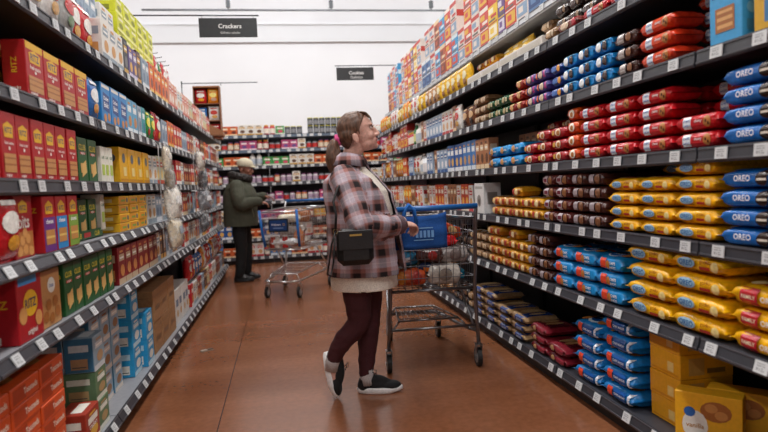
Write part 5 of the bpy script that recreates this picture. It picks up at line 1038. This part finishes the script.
hand_vols(V, (.660, 3.340, .985), (.80, .55, -.12), (.0, .35, -.94), 1, (.75, .75, .55)); hand_vols(V, (.62, 3.575, .97), (.6, -.5, -.05), (-.5, -.6, -.2), -1, (.4, .5, .4))
HR, HL = (.395, 3.40, .83), (.465, 3.545, .83)
RL = [HR, (.385, 3.385, .64), (.385, 3.37, .44), (.30, 3.375, .345), (.237, 3.385, .245), (.222, 3.39, .20)]
LL = [HL, (.475, 3.52, .64), (.468, 3.49, .45), (.445, 3.465, .28), (.425, 3.445, .12), (.425, 3.442, .07)]
rl_ = [.092, .078, .056, .050, .036, .034]
V.limb(RL, rl_); V.limb(LL, rl_)
V.limb([(.222, 3.39, .20), (.235, 3.39, .10)], [.034, .024]); V.limb([(.425, 3.442, .055), (.52, 3.43, .035)], [.034, .024])
me = V.build('body', .0040, 3, face_disp(HM, 1.0))
body = link(me, 'body', woman, ['#d9aa9a|skin', '#b3706a|skin'], B_)
HI = HM.inverted()
for p in me.polygons:
    c = HI @ (p.center + B_)
    if .080 < c.x and abs(c.y) < .024 and -.071 < c.z < -.048 and abs(c.z+.059) < .012*(1-(c.y/.03)**2): p.material_index = 1
eyes(woman, HM, B_)
a = MB()
for s_ in (-1, 1): a.tube([HM @ Vector((.0865, s_*.014, .031)) - B_, HM @ Vector((.0845, s_*.032, .038)) - B_, HM @ Vector((.070, s_*.052, .032)) - B_], [.0018, .003, .0015], '#5e4232|hair', 6)
a.obj('eyebrows', woman)
# hair
V = Vol(); R3 = HM.to_3x3()
def he(c, r): V.ell(HM @ Vector(c), r, R3)
he((-.017, 0, .042), (.103, .084, .088)); he((-.050, 0, .0), (.074, .081, .080)); he((-.005, 0, .066), (.082, .070, .064)); he((-.055, 0, -.035), (.05, .058, .05))
sc_ = HM @ Vector((-.130, 0, -.008))
V.limb([sc_+Vector((.03, 0, .01)), sc_, sc_+Vector((-.022, -.01, -.03)), sc_+Vector((-.030, -.015, -.10)), sc_+Vector((-.012, -.012, -.17)), sc_+Vector((.01, -.01, -.23))], [.026, .020, .036, .046, .040, .014])
for dx, dy, l_ in ((-.042, -.03, .15), (-.05, .01, .13), (.0, -.035, .18), (-.02, .03, .17), (-.055, -.012, .17)): V.limb([sc_+Vector((-.01, 0, -.01)), sc_+Vector((dx, dy, -.07)), sc_+Vector((dx*.75, dy, -l_))], [.012, .015, .004], 8)
me = V.build('hair', .005, 2, lambda p: .0035*noise.noise(Vector((p.x*60, p.y*75, p.z*14))))
def hcut(c):
    q = HM.inverted() @ c
    if (c-sc_).length < .05 or q.x < -.1: return False
    return q.x > -.022 + (q.z-.005)*.84 or (q.z < .0 and q.x > -.060)
cutfaces(me, hcut)
hair = link(me, 'hair', woman, ['#5a3d2c|hair'], B_)
solid(hair, .004)
V = Vol()
for y, x1, q in ((-.045, .076, .07), (-.036, .086, .052), (-.02, .093, .040), (-.005, .097, .052), (.012, .096, .045), (.03, .088, .055)): V.limb([HM @ Vector((.036, y*.9, .112)), HM @ Vector((.064, y*1.05, .098)), HM @ Vector((x1-.008, y*1.15, .072)), HM @ Vector((x1-.006, y*1.35, q-.004))], [.006, .006, .004, .0018], 6)
for s_ in (-1, 1): V.limb([HM @ Vector((.012, s_*.072, .055)), HM @ Vector((-.006, s_*.079, .02)), HM @ Vector((-.008, s_*.079, -.01))], [.008, .006, .002], 6)
link(V.build('fringe', .0032, 1), 'fringe', hair, ['#5d4232|hair'], B_)
a = MB(); n = 20; pts = []
for i in range(n+1): q = 2*pi*i/n; pts.append(sc_ - B_ + HM.to_3x3() @ Vector((-.002*sin(3*q), .021*cos(q), .021*sin(q))))
a.tube(pts, [.013+.0035*sin(5*2*pi*i/n) for i in range(n+1)], '#d4508a|cloth', 8); tag(a.obj('scrunchie', hair), 'pink scrunchie')
# leggings
V = Vol(); V.loft([((.425, 3.47, .74), .13, .165, yw), ((.43, 3.47, .86), .155, .18, yw), ((.44, 3.47, .96), .155, .178, yw)])
V.limb(RL[:5], [.103, .088, .066, .060, .044]); V.limb(LL[:5], [.103, .088, .066, .060, .043])
def wrinkle(p): return .004*noise.noise(Vector((p.x*12, p.y*12, p.z*38))) + .0015*noise.noise(p*60) - .0005
me = V.build('leggings', .0065, 4, wrinkle); lg = link(me, 'leggings', woman, ['#43191f|cloth'], B_)
# socks hidden in shoes, shoes
a = MB(); a.tube([Vector((.430, 3.446, .15))-B_, Vector((.428, 3.444, .09))-B_, Vector((.43, 3.444, .05))-B_], [.040, .042, .043], '#b9b4b4|cloth', 14); a.obj('sock', woman)
a = MB(); a.tube([Vector((.25, 3.384, .275))-B_, Vector((.228, 3.39, .215))-B_, Vector((.220, 3.395, .17))-B_], [.040, .043, .042], '#b9b4b4|cloth', 14); a.obj('sock', woman)
Ms = Matrix.Translation((.372, 3.452, 0)) @ Matrix.Rotation(radians(-9), 4, 'Z')
shoe(woman, Ms, '#19191c|cloth', '#ededee|rubber', base=B_)
fwd = Vector((.16, -.12, -.98)).normalized(); upv = Vector((.93, -.30, 0)); upv = (upv-fwd*upv.dot(fwd)).normalized(); sd = upv.cross(fwd)
Mt = Matrix((fwd, sd, upv)).transposed().to_4x4(); Mt.translation = (.178, 3.43, .262)
shoe(woman, Mt, '#19191c|cloth', '#ededee|rubber', base=B_)
# shirt
V = Vol()
V.loft([((.445, 3.475, .622), .195, .215, yw), ((.445, 3.475, .75), .188, .205, yw), ((.45, 3.475, .92), .185, .20, yw), ((.445, 3.475, 1.08), .182, .19, yw), ((.435, 3.47, 1.18), .168, .185, yw), ((.41, 3.465, 1.26), .125, .165, yw), ((.397, 3.46, 1.325), .078, .09, yw), ((.395, 3.458, 1.36), .066, .072, yw)])
me = V.build('shirt', .007, 3, lambda p: .004*noise.noise(p*14))
cutfaces(me, lambda c: c.z < .624 or c.z > 1.352)
sh = link(me, 'shirt', woman, ['#f2ebdf|cloth'], B_); solid(sh, .003)
# jacket
V = Vol()
rings = [((.463, 3.48, .70), .234, .247, yw), ((.463, 3.48, .76), .228, .240, yw), ((.462, 3.48, .90), .214, .226, yw), ((.450, 3.478, 1.04), .208, .220, yw), ((.430, 3.474, 1.16), .198, .214, yw), ((.402, 3.47, 1.25), .158, .195, yw), ((.396, 3.465, 1.305), .105, .14, yw), ((.392, 3.462, 1.345), .082, .098, yw), ((.388, 3.46, 1.39), .085, .095, yw)]
V.loft(rings)
rs = [.078, .074, .074, .064, .052]
V.limb(RA[:4]+[(.640, 3.325, .985)], rs); V.limb(LA[:4]+[(.612, 3.582, .972)], rs)
def fold(p): return .008*noise.noise(Vector((p.x*9, p.y*9, p.z*6))) + .005*noise.noise(p*22)
me = V.build('jacket', .0050, 6, fold)
cen = Vector((.45, 3.475)); fx = Vector((cos(yw), sin(yw))); sx_ = Vector((-sin(yw), cos(yw)))
def jk(c):
    if c.z < .706: return True
    if c.z > 1.385 : return True
    d = Vector((c.x, c.y))-cen; a_ = d.dot(fx); s_ = d.dot(sx_)
    # open front, wider towards the neck
    wd = .042 + .035*max(0, min(1, (c.z-1.0)/.30)) + .02*max(0, (.80-c.z)/.15)
    if a_ > .02 and abs(s_+.075) < wd and c.z < 1.33 and not (abs(c.z-.985) < .085 and a_ > .225): return True
    return False
cutfaces(me, jk)
segs_attr(me, [(RA, rs), (LA, rs)], .45, 3.475, .2)
jk_o = link(me, 'jacket', woman, [plaid_mat()], B_); solid(jk_o, .006)
# collar
a = MB(); v = []; f = []; n = 22
for i in range(n+1):
    q = radians(38 + (322-38)*i/n)+yw
    for r, z in ((.078, 1.375), (.088, 1.405), (.112, 1.385), (.128, 1.335)):
        kk = 1+.25*(abs(sin(q-yw)))*(.6); v.append((.390+r*cos(q)*1.02-B_.x, 3.46+r*sin(q)*kk-B_.y, z - .02*max(0, cos(q-yw))))
for i in range(n):
    for j in range(3): f.append((i*4+j, i*4+j+1, i*4+j+5, i*4+j+4))
a.add(v, f, '#3a2c32|cloth', True); cm = a.mesh('collar')
for poly in cm.polygons: pass
cm.transform(Matrix.Translation(B_)); segs_attr(cm, [], .39, 3.46, .13); cm.materials.clear()
co_ = link(cm, 'collar', jk_o, [bpy.data.materials['plaid_flannel']], B_); solid(co_, .005)
# pocket flap and cuffs
a = MB()
for P_, Q_ in ((RA[3], (.640, 3.325, .985)),):
    d = (Vector(Q_)-Vector(P_)).normalized(); a.tube([Vector(Q_)-d*.045-B_, Vector(Q_)-d*.002-B_], [.0605, .0565], '#6e5a62|cloth', 18, False)
a.obj('cuff', jk_o)
# crossbody bag
t = empty('crossbody_bag', (.362, 3.150, .795), radians(2), 'small black crossbody bag at the hip of the woman in plaid', 'bag')
a = MB(); a.box(-.098, -.035, 0, .098, .035, .195, '#141416|leather', .03); a.obj('pouch', t)
a = MB(); a.box(-.092, -.042, .085, .092, -.035, .188, '#18181b|leather', .003); a.obj('flap', t)
a = MB(); a.box(-.032, -.045, .158, .032, -.042, .168, '#c9a860|metal'); tag(a.obj('name_plate', t), 'gold coloured metal plate')
for s_ in (-1, 1):
    a = MB(); pts = [(s_*.1+.012*cos(k*pi/4), 0, .185+.012*sin(k*pi/4)) for k in range(9)]; a.tube(pts, .0025, '#a89468|metal', 5); a.obj('ring', t)
a = MB(); a.tube([(-.10, .0, .195), (-.09, .015, .27), (-.10, .03, .34), (-.075, .055, .40), (-.03, .10, .46)], .007, '#101012|leather', 6); a.obj('strap', t)
a = MB(); a.tube([(-.10, .0, .185), (-.125, -.012, .12), (-.14, -.005, .03), (-.155, .0, -.04), (-.135, .01, -.05), (-.118, .01, .02), (-.105, .0, .15)], .005, '#101012|leather', 6); a.obj('strap_tail', t)

# ---- the shopper in the olive coat
B2 = Vector((-.57, 8.28, 0)); man = empty('person', B2, 0, 'shopper in olive hooded coat and pale cap reaching toward the silver cart', 'person')
HM = head_frame(Vector((-.475, 8.28, 1.50)), radians(-12), radians(-10)); y2 = radians(-8)
V = Vol(); head_vols(V, HM, .98)
V.limb([(-.50, 8.28, 1.43), (-.54, 8.28, 1.37), (-.56, 8.28, 1.30)], [.055, .06, .07])
V.loft([((-.585, 8.28, .80), .13, .17, y2), ((-.58, 8.28, .95), .14, .17, y2), ((-.57, 8.28, 1.15), .15, .18, y2), ((-.57, 8.28, 1.31), .08, .14, y2)])
A1 = [(-.59, 8.10, 1.27), (-.575, 8.03, 1.13), (-.545, 8.02, 1.03), (-.42, 8.02, 1.05), (-.315, 8.03, 1.06)]
A2 = [(-.545, 8.46, 1.27), (-.50, 8.50, 1.14), (-.44, 8.47, 1.07), (-.34, 8.38, 1.10), (-.255, 8.30, 1.125)]
ra = [.055, .048, .042, .035, .027]
V.limb(A1, ra); V.limb(A2, ra)
hand_vols(V, (-.312, 8.03, 1.06), (.85, .1, -.25), (-.2, .2, -.9), 1, (.4, .5, .4), 1.0, .3); hand_vols(V, (-.25, 8.295, 1.125), (.9, -.2, -.22), (-.2, -.1, -.9), -1, (.35, .4, .3), 1.0, .3)
G1 = [(-.60, 8.19, .84), (-.59, 8.18, .64), (-.585, 8.17, .45), (-.60, 8.17, .28), (-.62, 8.17, .10)]
G2 = [(-.57, 8.37, .84), (-.545, 8.38, .64), (-.53, 8.38, .45), (-.53, 8.39, .28), (-.54, 8.40, .10)]
rg = [.09, .078, .058, .05, .038]
V.limb(G1, rg); V.limb(G2, rg)
me = V.build('body', .0060, 2, face_disp(HM, .98)); link(me, 'body', man, ['#8a5a48|skin'], B2); eyes(man, HM, B2, '#2c1c16', .98)
V = Vol(); V.loft([((-.585, 8.28, .78), .155, .19, y2), ((-.585, 8.28, .95), .16, .19, y2)])
rt = [.108, .096, .078, .072, .066]; V.limb(G1, rt); V.limb(G2, rt); me = V.build('trousers', .009, 3, fold)
link(me, 'trousers', man, ['#101114|cloth'], B2)
for p, q in (((-.70, 8.165, 0), -6), ((-.62, 8.40, 0), -12)):
    shoe(man, Matrix.Translation(p) @ Matrix.Rotation(radians(q), 4, 'Z') @ Matrix.Scale(1.03, 4), '#141416|leather', '#1e1e20|rubber', base=B2, laces=False)
V = Vol(); V.loft([((-.575, 8.28, .735), .225, .245, y2), ((-.575, 8.28, .85), .225, .245, y2), ((-.57, 8.28, 1.0), .225, .24, y2), ((-.565, 8.28, 1.15), .22, .23, y2), ((-.57, 8.28, 1.25), .185, .215, y2), ((-.565, 8.28, 1.33), .13, .15, y2), ((-.56, 8.28, 1.38), .095, .105, y2)])
rs2 = [.092, .090, .086, .072, .058]; V.limb(A1, rs2); V.limb(A2, rs2)
V.limb([(-.57+.11*cos(q), 8.28+.13*sin(q), 1.335+.02*cos(q+pi)) for q in [k*pi/4 for k in range(9)]], [.032]*9)
me = V.build('coat', .009, 3, fold); cutfaces(me, lambda c: c.z < .742)
ct = link(me, 'coat', man, ['#45473a|cloth'], B2)
V = Vol(); V.limb([(-.55+.115*cos(q), 8.28+.13*sin(q), 1.395+.03*cos(q+pi)) for q in [k*pi/5 for k in range(11)]], [.052]*11)
V.ell((-.63, 8.28, 1.38), (.07, .11, .06))
me = V.build('hood_fur', .007, 1, lambda p: .012*noise.noise(p*55)); tag(link(me, 'hood', ct, ['#1e1a19|hair'], B2), 'dark fur trimmed hood')
a = MB(); a.box(-.115, -.0, .0, -.03, .004, .1, '#43452f|cloth'); 
a.tube([Vector((-.41, 8.075, .98))-B2, Vector((-.39, 8.085, .86))-B2], .004, '#8a8a72|cloth', 5); a.V = a.V[8:]; a.F = [tuple(i-8 for i in f) for f in a.F[6:]]; a.M = a.M[6:]; a.S = a.S[6:]; a.obj('pocket_trim', ct)
V = Vol(); R3 = HM.to_3x3()
V.ell(HM @ Vector((-.015, 0, .062)), (.110, .090, .082), R3); V.ell(HM @ Vector((-.02, 0, .03)), (.102, .084, .05), R3)
me = V.build('cap', .006, 2); cutfaces(me, lambda c: (HM.inverted() @ c).z < .032 + .02*max(0, (HM.inverted() @ c).x*4))
cp = link(me, 'cap', man, ['#c9c2aa|cloth'], B2); solid(cp, -.004)
a = MB(); v = []; n = 14
for k in range(n+1):
    q = -pi/2+pi*k/n
    for r, dz in ((0, 0), (.06, -.004), (.075, -.012)): v.append(HM @ Vector((.070+r*cos(q)*1.0 + (.02*cos(q) if r == 0 else 0), (.060 if r else .062)*sin(q)*(1-.12*(r > .06)), .055+dz-.012*abs(sin(q)))) - B2)
f = [(k*3+j, k*3+j+1, k*3+j+4, k*3+j+3) for k in range(n) for j in range(2)]
a.add(v, f, '#c4bca2|cloth', True); bo = a.obj('cap_brim', cp); solid(bo, .004)
